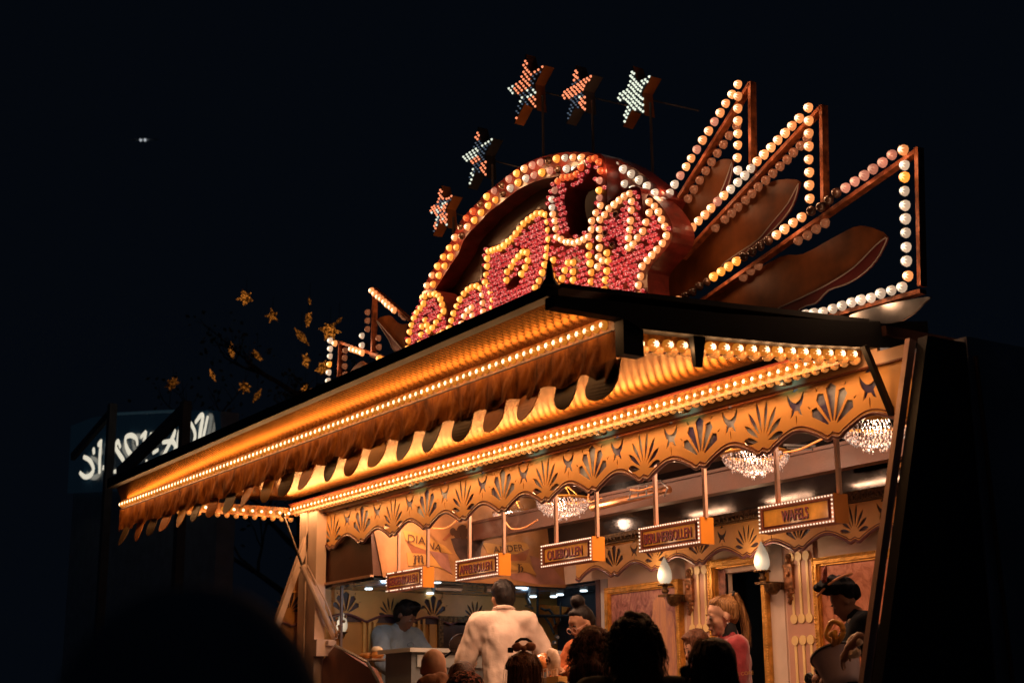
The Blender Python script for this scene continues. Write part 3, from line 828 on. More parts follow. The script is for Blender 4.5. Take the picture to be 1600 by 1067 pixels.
# hollow-topped letter (stroke bent round a dark counter)
L4 = K('cream', [(98,448),(112,492),(118,545),(123,600),(153,615),(185,632),(212,632),(240,638),(272,628),(303,613),(335,597),(355,548),(358,492),(385,438),(415,390)], C3) + K('white', [(90,348),(92,403)], C3) + K('pink', [(110,288),(408,338),(408,222)], C3) + K('deep', [(415,158),(405,100),(378,75),(346,80),(285,135),(254,180),(223,195),(194,200),(165,202),(132,228)], C3) + K('amber', [(405,288),(340,660),(338,720),(347,775),(355,835),(352,895),(347,960),(200,770),(233,768),(178,820),(232,830),(160,875),(232,885),(232,945),(197,970),(165,975),(135,930),(110,900),(93,860),(78,803),(100,752)], C3)
letter(C3([(60,330),(80,250),(130,195),(215,165),(280,110),(330,55),(420,45),(455,110),(465,300),(455,430),(400,560),(390,700),(400,1180),(60,1150),(30,960),(60,800),(75,640),(60,470)]), '', L4,
       holes=[C3([(205,270),(300,235),(370,140),(385,200),(385,380),(340,490),(322,570),(215,585),(200,480),(180,360)])], y=LY-.032, step=.045)
L5 = K('cream', [(610,310),(575,327),(540,353),(507,382),(472,408),(443,450),(412,482),(408,548),(408,605),(408,670),(402,732),(428,755),(398,797),(622,362),(620,420),(615,490),(610,550),(602,607),(600,668),(633,648),(662,603),(697,560),(718,500),(740,437),(740,365),(775,395),(802,432),(822,483),(845,530),(855,590),(828,640),(792,682),(758,718),(727,752),(693,793),(683,860),(668,920),(668,988),(683,1045)], C3) + K('amber', [(458,705),(466,760),(458,825),(448,885),(440,950),(428,1003),(555,1015)], C3) + K('off', [(520,450),(450,575),(497,650)], C3)
letter(C3([(385,500),(440,400),(520,320),(600,275),(680,270),(700,400),(706,480),(728,330),(760,330),(830,400),(890,500),(900,600),(850,690),(760,790),(730,880),(720,1180),(380,1180),(380,800),(375,640)]), '', L5, y=LY-.044)
for nm, pxs in (('sign_strut', [(700, 520), (960, 420)]),):
    for px, py in pxs:
        a = on_y(px, py, .1); q = MB(); q.bar((a.x, .1, a.z), (a.x, 1.2, 3.3), .04, .04); q.build(nm, M_black, sign)

# light given by the sign's own bulbs
for k in range(3, len(rimw)-12, 7): lamp('rim_light', (rimw[k][0], -.2, rimw[k][1]), .9, (1,.5,.22), sign, .03)
for px, py in [(680,520),(740,500),(800,430),(850,400),(900,440),(960,430),(1020,380)]:
    p = on_y(px, py, -.3); lamp('letter_light', (p.x, -.36, p.z), .5, (1,.42,.17), sign, .04)
# ---- ray fins: bulb bars round painted plume sheets, right of the letters
F = lambda pts: crop(1000, 100, 2.5396, pts)
G = lambda pts: crop(500, 430, 5.3375, pts)
def bar_y(q, a, b, w, h, y): q.bar((a.x, y, a.z), (b.x, y, b.z), w, h, up=(0,1,0))
def fin(label, bars, bulbs, leaves, group='zigzag bulb fins beside the rooftop sign', y=SY, off=()):
    allp = [on_y(*p, y) for b in bars for p in b]
    loc = (sum(p.x for p in allp)/len(allp), y, min(p.z for p in allp))
    t = thing('sign_fin', label, 'sign fin', loc, group)
    for b in bars:
        pa, pb = on_y(*b[0], y), on_y(*b[1], y)
        q = MB(); bar_y(q, pa, pb, .022, .045, y+.02); o = q.build('bar', M_barorange, t)
    for kind, px, py in bulbs:
        p = on_y(px, py, y); bulb(kind, (p.x, y-.035, p.z), t, random.uniform(.94, 1.03))
    for k, (pts, m, yy) in enumerate(leaves):
        P = bez(poly_xz(pts, y+yy), 3)
        lf = sheet(P, [], y+yy, .012, 'plume_panel', m, t)
        if k == 1:
            q = MB(); q.tube([(a_, y+yy-.008, b_) for a_, b_ in P + P[:1]], .0035, 5); q.build('plume_edge', M_fl, t)
    for j in range(1, len(bulbs), 4):
        p = on_y(bulbs[j][1], bulbs[j][2], y)
        if bulbs[j][0] != 'off': lamp('fin_light', (p.x, y-.1, p.z), .55, (1,.5,.25), t, .03)
    # dim second row on the far edge of each bar, joined
    q = MB()
    for px, py in off:
        p = on_y(px, py, y+.03); o = len(q.v); d = dome(.028, .03, 8, 3)
        q.v += [(p.x+v[0], y+.03-v[2], p.z+v[1]) for v in d.v]; q.f += [tuple(i+o for i in f) for f in d.f]
    if q.v: q.build('rear_bulbs', M_dimb, t, smooth=True, kind='stuff')
    return t
M_dimb = mat('dim_bulb', (.25,.08,.04), .12, var=.6, scale=60, coat=1, emit=(1,.32,.13), estr=.16)
def seq(kinds, pts, f): return [(kinds[i % len(kinds)] if isinstance(kinds, list) else kinds, *p) for i, p in enumerate(f(pts))]
A_pts = [(115,550),(138,517),(157,483),(180,448),(203,413),(223,380),(245,345),(268,308),(292,272),(315,235),(338,200),(360,163),(384,127),(408,88)]
M_fl = mat('plume_edge_light', (.45,.42,.40), .4)
Fp = lambda pts: F(pts)
fin('tallest inner bulb fin rising to the first point right of the round sign', [Fp([(125,570),(432,78)]), Fp([(434,70),(438,430)])],
    seq(['white','white','white','pink','cream','cream','pink','cream','cream','pink','cream','cream','cream','cream'], A_pts, Fp) + seq(['cream','cream','cream','cream','cream','cream','white'], [(408,135),(408,183),(408,232),(408,283),(408,328),(406,378),(408,428)], Fp),
    [(Fp([(130,640),(200,520),(260,440),(310,388),(345,378),(370,388),(360,430),(320,520),(265,590),(230,640),(150,720)]), M_bronze, .05),
     (Fp([(262,588),(318,520),(352,440),(368,392),(366,440),(340,520),(300,575),(262,620)]), mat('maroon_plume', (.13,.02,.02), .4), .036)],
    off=Fp([(385,248),(355,285),(332,320),(308,355),(285,390),(262,425),(238,462),(215,498),(192,535)]))
B_pts = [(688,180),(652,222),(623,252),(596,280),(567,308),(540,337),(512,365),(485,392),(460,420),(436,448),(408,475),(380,502),(353,527),(328,550),(302,577),(278,603),(252,627),(227,653),(203,677),(178,700)]
fin('middle bulb fin with a broad copper plume between two taller and wider ones', [Fp([(160,768),(714,172)]), Fp([(717,162),(724,580)])],
    seq(['cream']*7 + ['cream','white','white','white','white','cream','pink','cream','cream','cream','cream','cream','cream'], B_pts, Fp) + seq(['cream'], [(690,232),(690,282),(690,333),(690,385),(692,436),(692,487),(694,540)], Fp),
    [(Fp([(130,760),(200,730),(300,640),(420,545),(500,482),(560,460),(638,470),(590,560),(520,650),(470,715),(380,790),(280,860),(150,930),(60,950),(60,850)]), M_bronze, .06),
     (Fp([(380,760),(470,700),(520,640),(590,555),(632,478),(610,560),(560,630),(500,690),(430,745),(350,800),(300,850),(330,800)]), mat('maroon_plume', (.13,.02,.02)), .046)],
    off=Fp([(665,295),(638,325),(610,352),(585,380),(557,407),(528,435),(500,462),(470,488),(445,515),(420,540),(390,568),(365,592),(338,616),(300,650)]))
Cp = [('cream',1065,348),('pink',1020,367),('pink',983,397),('pink',945,423),('pink',910,448),('pink',873,472),('pink',836,497),('off',800,517),('off',770,545),('off',738,572),('off',700,588),('cream',662,613),('cream',628,635),('cream',594,660),('cream',562,683),('off',530,705),('off',497,727),('off',465,750),('off',432,768),('amber',403,787),('amber',372,808),('amber',342,828),('amber',312,848),('off',285,868),('off',255,885),('off',228,908),('off',200,922),('cream',168,942),('cream',143,955)]
Cb = [(k, *Fp([(a, b)])[0]) for k, a, b in Cp]
fin('outermost and widest bulb fin, closed by a white bulb bar along its bottom', [Fp([(200,968),(1092,345)]), Fp([(1096,330),(1108,880)]), Fp([(1112,900),(640,1030)])],
    Cb + seq(['white','amber','white','white','white','white','white','white','cream'], [(1070,408),(1070,455),(1070,510),(1072,567),(1074,620),(1075,675),(1077,732),(1078,787),(1084,846)], Fp) + seq('white', [(1060,890),(1018,903),(975,915),(937,932),(897,940),(860,950),(822,963),(785,975),(747,987),(710,992),(678,998)], Fp),
    [(Fp([(100,1080),(240,960),(400,860),(560,765),(650,755),(780,685),(880,642),(985,690),(900,780),(830,850),(740,900),(640,960),(500,1060)]), M_bronze, .06),
     (Fp([(520,990),(640,930),(740,880),(850,810),(940,720),(985,692),(940,780),(880,840),(820,875),(750,900),(700,950),(640,972),(560,1060),(470,1060)]), mat('maroon_plume', (.13,.02,.02)), .046),
     (Fp([(830,1005),(900,975),(1000,950),(1140,925),(1140,940),(1040,1020),(900,1030)]), M_steel, .0)],
    off=Fp([(735,632),(700,655),(665,680),(628,700),(470,800),(440,820),(410,845)]))
fin('left bulb fin with a drooping copper plume next to the smallest letter', [G([(440,110),(745,378)]), G([(443,110),(428,640)])],
    seq(['cream'], [(465,135),(490,160),(520,187),(547,205),(573,228),(597,252),(627,275),(653,298)], G) + seq(['white'], [(385,510),(385,590)], G),
    [(G([(480,375),(580,335),(640,390),(690,410),(740,410),(800,500),(760,640),(700,640),(640,560),(560,470)]), M_bronze, .05), (G([(480,380),(560,470),(640,560),(700,640),(620,625),(580,540),(520,450)]), mat('maroon_plume', (.13,.02,.02)), .036)],
    off=G([(490,525),(495,600),(400,450),(400,380),(400,310),(680,325),(705,350)]))
fin('lowest left bulb fin ending in a short upright bar of white bulbs', [G([(150,555),(690,745)]), G([(160,548),(140,970)])],
    seq(['white','cream','cream','cream','cream','cream'], [(120,550),(158,573),(295,620),(327,630),(355,640),(385,652)], G) + seq('amber', [(530,700),(563,710),(593,718),(627,730),(657,738)], G) + seq(['white','white','amber','white','white','white'], [(120,618),(118,680),(112,747),(108,815),(103,885),(100,950)], G),
    [(G([(240,830),(340,720),(400,735),(470,735),(560,740),(600,770),(500,900),(330,890),(270,900)]), M_bronze, .05)],
    off=G([(215,628),(210,690),(210,760),(213,828),(207,897),(440,660),(470,672),(500,685)]))
# stray lamp on the roof edge at the far left
p = on_y(470, 632, SY-1.0)
lt = thing('roof_lamp', 'single bare amber bulb on the awning roof left of the fins', 'lamp', p)
bulb('amber', p, lt, 1.25)
q = MB(); q.tube([(p.x, p.y+.02, p.z-.05), (p.x, p.y+.03, 3.29)], .012, 8); q.build('lamp_holder', M_black, lt)

# ================================================================== STARS ON POLES
H5 = lambda pts: crop(940, 80, 5.083, pts)
star_px = H5([(250,116),(287,238),(398,196),(325,325),(342,508),(250,455),(168,598),(205,420),(113,364),(213,300)])
Y5 = 0.25
ref = [on_y(px, py, Y5) for px, py in star_px]
rc = sum(ref, Vector())/len(ref)
shape = [(p.x-rc.x, p.z-rc.z) for p in ref]
M_stars = [mat('star_side_lit', (.55,.18,.05), .4, var=.15), mat('star_side_dim', (.16,.13,.13), .4, var=.15), mat('star_side_shaded', (.05,.045,.05), .4)]  # same side panel in brighter and darker tones, painting how bulbs light it
def smallb(name, col, s, core=None):
    m = mat(name, (col[0]*.3, col[1]*.3, col[2]*.3), .15, var=0, emit=col, estr=s); return m
M_sw = smallb('star_white_bulb', (.82,.88,.72), 1.0); M_sr = smallb('star_red_bulb', (1,.28,.13), 1.3); M_so = smallb('star_faint_bulb', (.16,.23,.33), .35)
def star(cx, cy, sc, pattern, side, label, dpt=.085, base=None):
    c = on_y(cx, cy, Y5)
    t = thing('pole_star', label, 'star light', (c.x, Y5, 3.35), 'bulb covered stars on poles above the sign')
    P = [(c.x+a*sc, c.z+b*sc) for a, b in shape]
    sheet(P, [], Y5 + dpt/2, dpt, 'star_box', side, t)
    def inside(x, z):
        cc = False; j = len(P)-1
        for i in range(len(P)):
            xi, zi = P[i]; xj, zj = P[j]
            if (zi > z) != (zj > z) and x < (xj-xi)*(z-zi)/(zj-zi)+xi: cc = not cc
            j = i
        return cc
    groups = {}
    zs = [p[1] for p in P]; xs = [p[0] for p in P]; st = .026*sc; z = min(zs)+.008; r = 0
    face = sheet([(x, z_) for x, z_ in P], [], Y5-.002, .003, 'star_face', M_navy, t)
    while z < max(zs):
        x = min(xs) + (st*.75 if r % 2 else 0)
        while x < max(xs):
            if inside(x, z):
                u = (x-min(xs))/(max(xs)-min(xs)); v = (z-min(zs))/(max(zs)-min(zs))
                k = pattern(u, v)
                if k: groups.setdefault(k, []).append((x + random.uniform(-.003,.003), z + random.uniform(-.003,.003)))
            x += st*1.5
        z += st*.82; r += 1
    for k, pts in groups.items():
        q = MB()
        for x, z in pts:
            o = len(q.v); d = dome(.0095 if k != 'o' else .007, .012, 6, 2)
            q.v += [(x+v[0], Y5-.005-v[2], z+v[1]) for v in d.v]; q.f += [tuple(i+o for i in f) for f in d.f]
        q.build('star_bulbs', {'w': M_sw, 'r': M_sr, 'o': M_so}[k], t, smooth=True, kind='stuff')
    # pole
    q = MB(); q.tube([(c.x+.11*sc, Y5+.05, min(zs)+.1*sc), (c.x+.11*sc, Y5+.05, 3.35)], .010, 6); q.build('pole', M_pole, t)
    q = MB(); q.tube([(c.x, Y5+dpt, c.z), (c.x+.25*sc, Y5+.35, c.z-.12*sc)], .006, 5); q.build('guy_wire', M_pole, t)
M_pole = mat('thin_steel_pole', (.25,.2,.18), .4, metal=.5)
def pn(seed, wr):
    rnd = random.Random(seed)
    cs = [(rnd.random(), rnd.random(), rnd.choice(wr)) for _ in range(9)]
    def f(u, v):
        k = min(cs, key=lambda c: (c[0]-u)**2 + (c[1]-v)**2)[2]
        if k in ('w', 'r') and rnd.random() < .12: k = rnd.choice(['o', 'w'])
        return k
    return f
random.seed(11)
star(990, 150, 1.0, lambda u, v: 'w', M_stars[0], 'rightmost pole star, evenly filled with lit white bulbs')
star(901, 147, 1.02, lambda u, v: ('r' if v > .72 and u < .75 else 'r' if u > .8 and v > .5 else 'r' if .42 < v < .63 and u < .8 else 'w' if .3 < v <= .42 and random.random() < .5 else 'r' if u > .6 and v < .3 else 'o'), M_stars[1], 'pole star second from the right, with broken patches of red and white bulbs')
star(822, 138, 1.28, lambda u, v: ('r' if v > .42 and u < .62 and abs(u-.45) < .25 else 'r' if u > .62 and v > .6 else 'w' if u < .2 else 'w' if .25 < v < .4 and random.random() < .6 else 'r' if u > .6 and v < .3 else 'r' if v < .12 else 'o'), M_stars[0], 'largest and highest pole star, mostly red bulbs with a dark middle')
star(747, 246, 1.18, lambda u, v: ('w' if u > .62 and v > .6 else 'r' if .75 < v and u < .6 else 'w' if v < .3 and u < .4 and random.random() < .6 else 'r' if v > .35 and v < .48 and u < .6 else 'w' if .48 <= v < .62 and u < .55 else 'r' if u > .6 and v < .3 else 'o'), M_stars[2], 'pole star halfway up the left of the arch, white and bluish bulbs with shaded sides')
star(689, 329, 1.0, lambda u, v: ('r' if random.random() < .6 else 'w' if random.random() < .5 else 'o'), M_stars[0], 'leftmost and lowest pole star with orange lit sides')
# faint far lamp
p = CAM + ray(223, 219)*60
fl = thing('distant_aircraft', 'tiny distant aircraft showing two white lights, high in the dark sky at far left', 'aircraft', p)
M_far = mat('far_lamp', (.5,.5,.5), .3, var=0, emit=(.75,.8,.85), estr=.55)
for dx in (-.075, .09):
    q = MB(); q.ball(tuple(p + _r*dx), (.055,.055,.06), 10, 8); q.build('light', M_far, fl)
fz = p - _f*-.15 + Vector((0,0,.03)); q = MB(); q.tube([tuple(fz - _r*.5), tuple(fz - _r*.35), tuple(fz + _r*.3), tuple(fz + _r*.55)], [.01,.04,.045,.015], 8); q.bar(tuple(fz - _f*.45), tuple(fz + _f*.45), .12, .012); q.build('fuselage', mat('grey_fuselage', (.5,.52,.55), .5), fl)

# ================================================================== AWNING CURTAIN with tongue flaps
cur = thing('awning_curtain', 'shaggy copper coloured curtain with rounded tongue flaps hanging from the front bulb rail', 'curtain', (-8.3, Y_OUT, 2.75))
def cloth():
    m = mat('shaggy_copper_cloth', (.62,.24,.055), .8, var=.0, spec=.1)
    nt = m.node_tree; n = nt.nodes; L = nt.links; b = n['Principled BSDF']
    tc = n.new('ShaderNodeTexCoord'); mp_ = n.new('ShaderNodeMapping'); mp_.inputs['Scale'].default_value = (4.5, 4.5, 1.6); mp_.inputs['Rotation'].default_value = (0, .35, 0)
    L.new(tc.outputs['Object'], mp_.inputs['Vector'])
    nz = n.new('ShaderNodeTexNoise'); nz.inputs['Scale'].default_value = 2.2; nz.inputs['Detail'].default_value = 9; nz.inputs['Roughness'].default_value = .68; nz.inputs['Distortion'].default_value = .6
    L.new(mp_.outputs[0], nz.inputs['Vector'])
    cr = n.new('ShaderNodeValToRGB'); e = cr.color_ramp.elements
    e[0].position = .3; e[0].color = (.055,.02,.006,1); e[1].position = .68; e[1].color = (.46,.17,.03,1)
    x = cr.color_ramp.elements.new(.48); x.color = (.26,.085,.016,1)
    L.new(nz.outputs['Fac'], cr.inputs['Fac']); L.new(cr.outputs['Color'], b.inputs['Base Color'])
    bp = n.new('ShaderNodeBump'); bp.inputs['Strength'].default_value = .8; bp.inputs['Distance'].default_value = .02
    L.new(nz.outputs['Fac'], bp.inputs['Height']); L.new(bp.outputs[0], b.inputs['Normal'])
    # thin cloth lets the lamps behind it through
    tr = n.new('ShaderNodeBsdfTranslucent'); L.new(cr.outputs['Color'], tr.inputs['Color'])
    mx = n.new('ShaderNodeMixShader'); mx.inputs[0].default_value = .35
    out = n['Material Output']; L.new(b.outputs[0], mx.inputs[1]); L.new(tr.outputs[0], mx.inputs[2]); L.new(mx.outputs[0], out.inputs['Surface'])
    return m
M_cloth = cloth()
random.seed(5)
from mathutils import noise
q = MB(); nx = 700; nz = 12
x0, x1 = -11.62, -5.0
FL0 = -5.075; FS = .313
for j in range(nz+1):
    for i in range(nx+1):
        x = x0 + (x1-x0)*i/nx
        t = j/nz
        u = ((x - FL0)/FS) % 1.0
        drop = .165 + .012*math.cos(2*PI*u) + .012*noise.noise((x*6, 0, 0)) + .004*noise.noise((x*24, 3, 0))
        if x > -5.25: drop += .07*(x+5.25)/.25
        z = 3.048 - drop*t
        y = Y_OUT - .012 + (.020*noise.noise((x*7 + t*.8, t*1.2, 1)) + .014*noise.noise((x*22 + t*2.0, t*2, 5)))*(t**.7) - .004*t
        q.v.append((x + .012*t*noise.noise((x*12, t*3, 7)), y, z))
for j in range(nz):
    for i in range(nx):
        k = j*(nx+1)+i; q.f.append((k, k+1, k+nx+2, k+nx+1))
q.build('fringe_cloth', M_cloth, cur, smooth=True)
M_fo = mat('flap_orange', (.75,.26,.05), .55, var=.2, scale=7, bump=.1); M_fd = mat('flap_olive', (.20,.12,.04), .5, var=.25, scale=7, bump=.1)
M_fl2 = mat('flap_amber', (.9,.42,.08), .5, var=.15, scale=7)
for k in range(22):
    xc = FL0 - .302*k - (.02 if k else .03)
    w = .085 if k else .11
    h = (.17 if k else .24) * random.uniform(.93, 1.07)
    tz = 2.925; bz = 2.755 - (.0 if k else .01) + random.uniform(-.008, .008)
    out = []
    for j in range(15):
        a = PI*j/14
        out.append((xc + w*math.cos(PI-a)*(1.0), bz + .085 - .085*math.sin(a)))
    out = [(xc-w*.92, tz)] + out + [(xc+w*.96, tz)]
    q = MB(); n_ = len(out)
    for yy in (0, .006):
        for (x, z) in out:
            bend = .010*math.sin((x-xc)/w*1.3 + k*1.7) + .01*math.sin(k*2.3)
            q.v.append((x, Y_OUT + .004 + yy + (bend-.05)*(tz-z)/.17, z))
    # fill as fan strips (left/right pairs)
    for o in (0, n_):
        for j in range(n_//2 - 1 + n_ % 2):
            a, b, c, d = j, j+1, n_-2-j, n_-1-j
            if b < c: q.f.append((o+a, o+b, o+c, o+d))
            elif b == c: q.f.append((o+a, o+b, o+d))
    for j in range(n_): q.f.append((j, (j+1) % n_, n_+(j+1) % n_, n_+j))
    m = [M_fd, M_fd, M_fo, M_fo, M_fd][k % 5] if k < 7 else [M_fo, M_fd, M_fl2, M_fo, M_fd][k % 5]
    q.build('tongue_flap', m, cur)

# ================================================================== HANGING PRICE SIGNS
M_sface = mat('sign_face_red', (.55,.16,.08), .4, var=.15, scale=9, dirt=.2)
M_spanel = mat('sign_face_amber', (.9,.40,.07), .35, var=.2, scale=12, coat=.3)
M_sside = mat('sign_side_orange', (.80,.28,.02), .45, var=.05)
M_sletter = mat('sign_letter_red', (.34,.05,.06), .45, var=.1); M_sshadow = mat('sign_letter_shade', (.06,.03,.05), .5)
M_sbulb = mat('tiny_sign_bulb', (.8,.7,.6), .3, var=0, emit=(1.0,.74,.54), estr=1.15)
M_schrome = mat('sign_frame_pink', (.55,.30,.22), .3, metal=.4)
M_rod = mat('painted_rod', (.62,.40,.28), .4)
gr = 'hanging name signs under the carved fascia'
SG = [('KERSENBOLLEN', -10.24, 'first from the far end, beside the dark hood'), ('APPELBOLLEN', -9.185, 'in front of the painted crest, above the man in white'),
      ('OLIEBOLLEN', -8.093, 'in the middle, above the woman with glasses'), ('BERLINERBOLLEN', -7.043, 'left of the flame lamps and above the dark haired customer'), ('WAFELS', -5.985, 'nearest and largest in view, close to the right end')]
YS = .10
for k, (txt, xs, where) in enumerate(SG):
    t = thing('hanging_sign', 'bulb edged %s sign, %s' % (txt, where), 'hanging sign', (xs+.28, YS+.035, 2.36), gr)
    W, H = .562, .147; z0 = 2.362
    q = MB(); q.box((xs, YS, z0), (xs+W, YS+.075, z0+H)); q.build('sign_box', M_sface, t)
    q = MB(); q.box((xs+W, YS-.002, z0-.002), (xs+W+.004, YS+.095, z0+H+.004)); q.build('sign_side', M_sside, t)
    q = MB()
    for (a, b, c, d) in ((0,0,W,.014),(0,H-.014,W,H),(0,.014,.014,H-.014),(W-.014,.014,W,H-.014)):
        q.box((xs+a, YS-.008, z0+b), (xs+c, YS-.001, z0+d))
    q.build('sign_border', M_schrome, t)
    q = MB(); q.box((xs+.04, YS-.006, z0+.032), (xs+W-.04, YS-.001, z0+H-.030)); q.build('name_panel', M_spanel, t)
    q = MB()
    for (a, b, c, d) in ((.034,.026,W-.034,.031),(.034,H-.029,W-.034,H-.024),(.034,.031,.039,H-.029),(W-.039,.031,W-.034,H-.029)):
        q.box((xs+a, YS-.010, z0+b), (xs+c, YS-.002, z0+d))
    q.build('panel_moulding', M_maroon, t)
    tw = min(.44, .036*len(txt) + .03) if len(txt) > 7 else .20
    tc_ = xs + W/2 + (-.01 if len(txt) > 7 else 0)
    put_text('lettering_shade', txt, tw, .062, (tc_+.004, YS-.0085, z0+H/2-.003), M_sshadow, t, extrude=.001, fat=.012)
    put_text('lettering', txt, tw, .060, (tc_, YS-.011, z0+H/2), M_sletter, t, extrude=.002, fat=.0)
    # tiny bulbs
    q = MB()
    nb = 25
    pts = [(xs+.007+(W-.014)*i/(nb-1), zz) for i in range(nb) for zz in (z0+.007, z0+H-.007)] + [(xx, z0+.007+(H-.014)*i/6) for i in range(1, 6) for xx in (xs+.007, xs+W-.007)]
    for (x, z) in pts:
        if k == 0 and random.random() < .12: continue
        o = len(q.v); d = dome(.0052, .006, 6, 2)
        q.v += [(x+v[0], YS-.009-v[2], z+v[1]) for v in d.v]; q.f += [tuple(i+o for i in f) for f in d.f]
    q.build('border_bulbs', M_sbulb, t, kind='stuff')
    for fx in (.14, .42): lamp('border_light', (xs+fx, YS-.14, z0+H/2), .36, (1,.60,.36), t, .03)
    for xx in (xs+.11, xs+W+.003 if k < 9 else 0):
        q = MB(); q.box((xx-.011, YS+.03, z0+H), (xx+.011, YS+.05, 3.2)); q.build('rod', M_rod, t)
    q = MB(); q.box((xs+W-.008, YS+.03, z0), (xs+W+.014, YS+.05, z0+H)) if False else q.box((xs+.2, YS+.02, z0+H), (xs+.3, YS+.05, z0+H+.006)); q.build('top_clip', M_steel, t)

# ================================================================== INTERIOR, upper part
q = MB(); q.box((-10.4, .95, 2.825), (-4.80, 1.05, 2.975)); q.build('inner_beam', M_wood, stall)
q = MB(); q.box((-10.4, .94, 2.82), (-4.80, .965, 2.832)); q.box((-10.4,.935,2.955),(-4.80,.948,2.975)); q.build('beam_moulding', M_wood, stall)
q = MB(); q.box((-10.4, 1.71, 2.80), (-4.78, 1.74, 3.22)); q.build('mirror_panel', M_glassdark, stall)
q = MB()
q.box((-9.95, 1.66, 2.747), (-4.78, 1.72, 2.80)); q.box((-9.95, 1.67, 2.802), (-4.78, 1.72, 2.82))
x = -9.94
q.build('gilt_cornice', M_dgilt, stall)
q = MB()
while x < -4.95:
    q.ball((x, 1.655, 2.773), (.016,.012,.018), 6, 4); q.ball((x+.024, 1.655, 2.762), (.008,.01,.008), 5, 3); x += .045
q.build('cornice_beads', M_dgilt, stall, kind='stuff')
# ceiling clutter: duct pipe, cage lamp, cables
a = on_y(925, 793, .75); b = on_y(1028, 773, .75)
q = MB(); q.tube([(a.x,.75,a.z),(b.x+.12,.75,b.z+.02)], .026, 10); q.build('copper_duct', mat('copper_duct', (.75,.36,.16), .3, metal=.8, var=.3, scale=14), stall)
b2 = on_y(1008, 770, .70)
q = MB()
for k in range(4): 
    q.tube([(b2.x-.12+.09*k, .66, b2.z-.03), (b2.x-.10+.09*k, .66, b2.z+.05)], .006, 5)
q.tube([(b2.x-.14,.66,b2.z+.05),(b2.x+.22,.66,b2.z+.05),(b2.x+.24,.7,b2.z),(b2.x+.2,.7,b2.z-.05)], .007, 6); q.tube([(b2.x-.14,.66,b2.z-.03),(b2.x+.18,.66,b2.z-.03)], .007, 6)
q.build('cage_rail', M_steel, stall)
for pts in ([(790,815,.5),(800,826,.5),(820,824,.5),(840,812,.5)], [(985,765,.5),(1000,766,.5),(1020,760,.5)], [(1225,707,.5),(1250,702,.5),(1280,688,.5),(1300,680,.5)], [(620,790,.5),(640,815,.5),(690,826,.5),(715,812,.5)], [(920,770,.5),(930,785,.55),(940,778,.5)]):
    q = MB(); L_ = bez([(on_y(p[0],p[1],p[2]).x, on_y(p[0],p[1],p[2]).z) for p in pts], 5, False); q.tube([(x, .5, z) for x, z in L_], .006, 6); q.build('cable', mat('orange_cable', (.6,.25,.08), .5), stall)
q = MB()
for (pa, pb) in (((1225,695),(1275,697)), ((1230,700),(1270,702))): a = on_y(*pa, .6); b = on_y(*pb, .6); q.bar((a.x,.6,a.z),(b.x,.6,b.z), .008, .012)
q.build('cable_clip', M_black, stall)
# dark gaps and orange strips above the frieze at the right
q = MB(); q.box((-6.4, 1.6, 2.90), (-4.95, 1.66, 2.93)); q.build('frieze_top_strip', M_ochre, stall)
q = MB(); q.box((-6.9, 1.55, 2.96), (-4.95, 1.62, 3.0)); q.build('frieze_top_strip', M_black, stall)  # black bar drawn as a dark gap

# chandeliers
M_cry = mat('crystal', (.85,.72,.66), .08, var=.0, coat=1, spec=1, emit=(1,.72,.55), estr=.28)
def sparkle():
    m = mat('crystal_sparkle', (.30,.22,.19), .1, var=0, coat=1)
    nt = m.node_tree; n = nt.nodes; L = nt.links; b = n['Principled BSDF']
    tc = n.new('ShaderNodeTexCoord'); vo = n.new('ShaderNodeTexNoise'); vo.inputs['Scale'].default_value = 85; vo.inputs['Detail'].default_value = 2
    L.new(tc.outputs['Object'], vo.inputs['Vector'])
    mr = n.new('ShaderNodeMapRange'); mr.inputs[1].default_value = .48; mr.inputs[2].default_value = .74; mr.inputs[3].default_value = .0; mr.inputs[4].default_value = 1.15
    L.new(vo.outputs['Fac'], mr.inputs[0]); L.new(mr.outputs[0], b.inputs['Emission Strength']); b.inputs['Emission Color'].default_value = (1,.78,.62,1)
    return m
M_spk = sparkle()
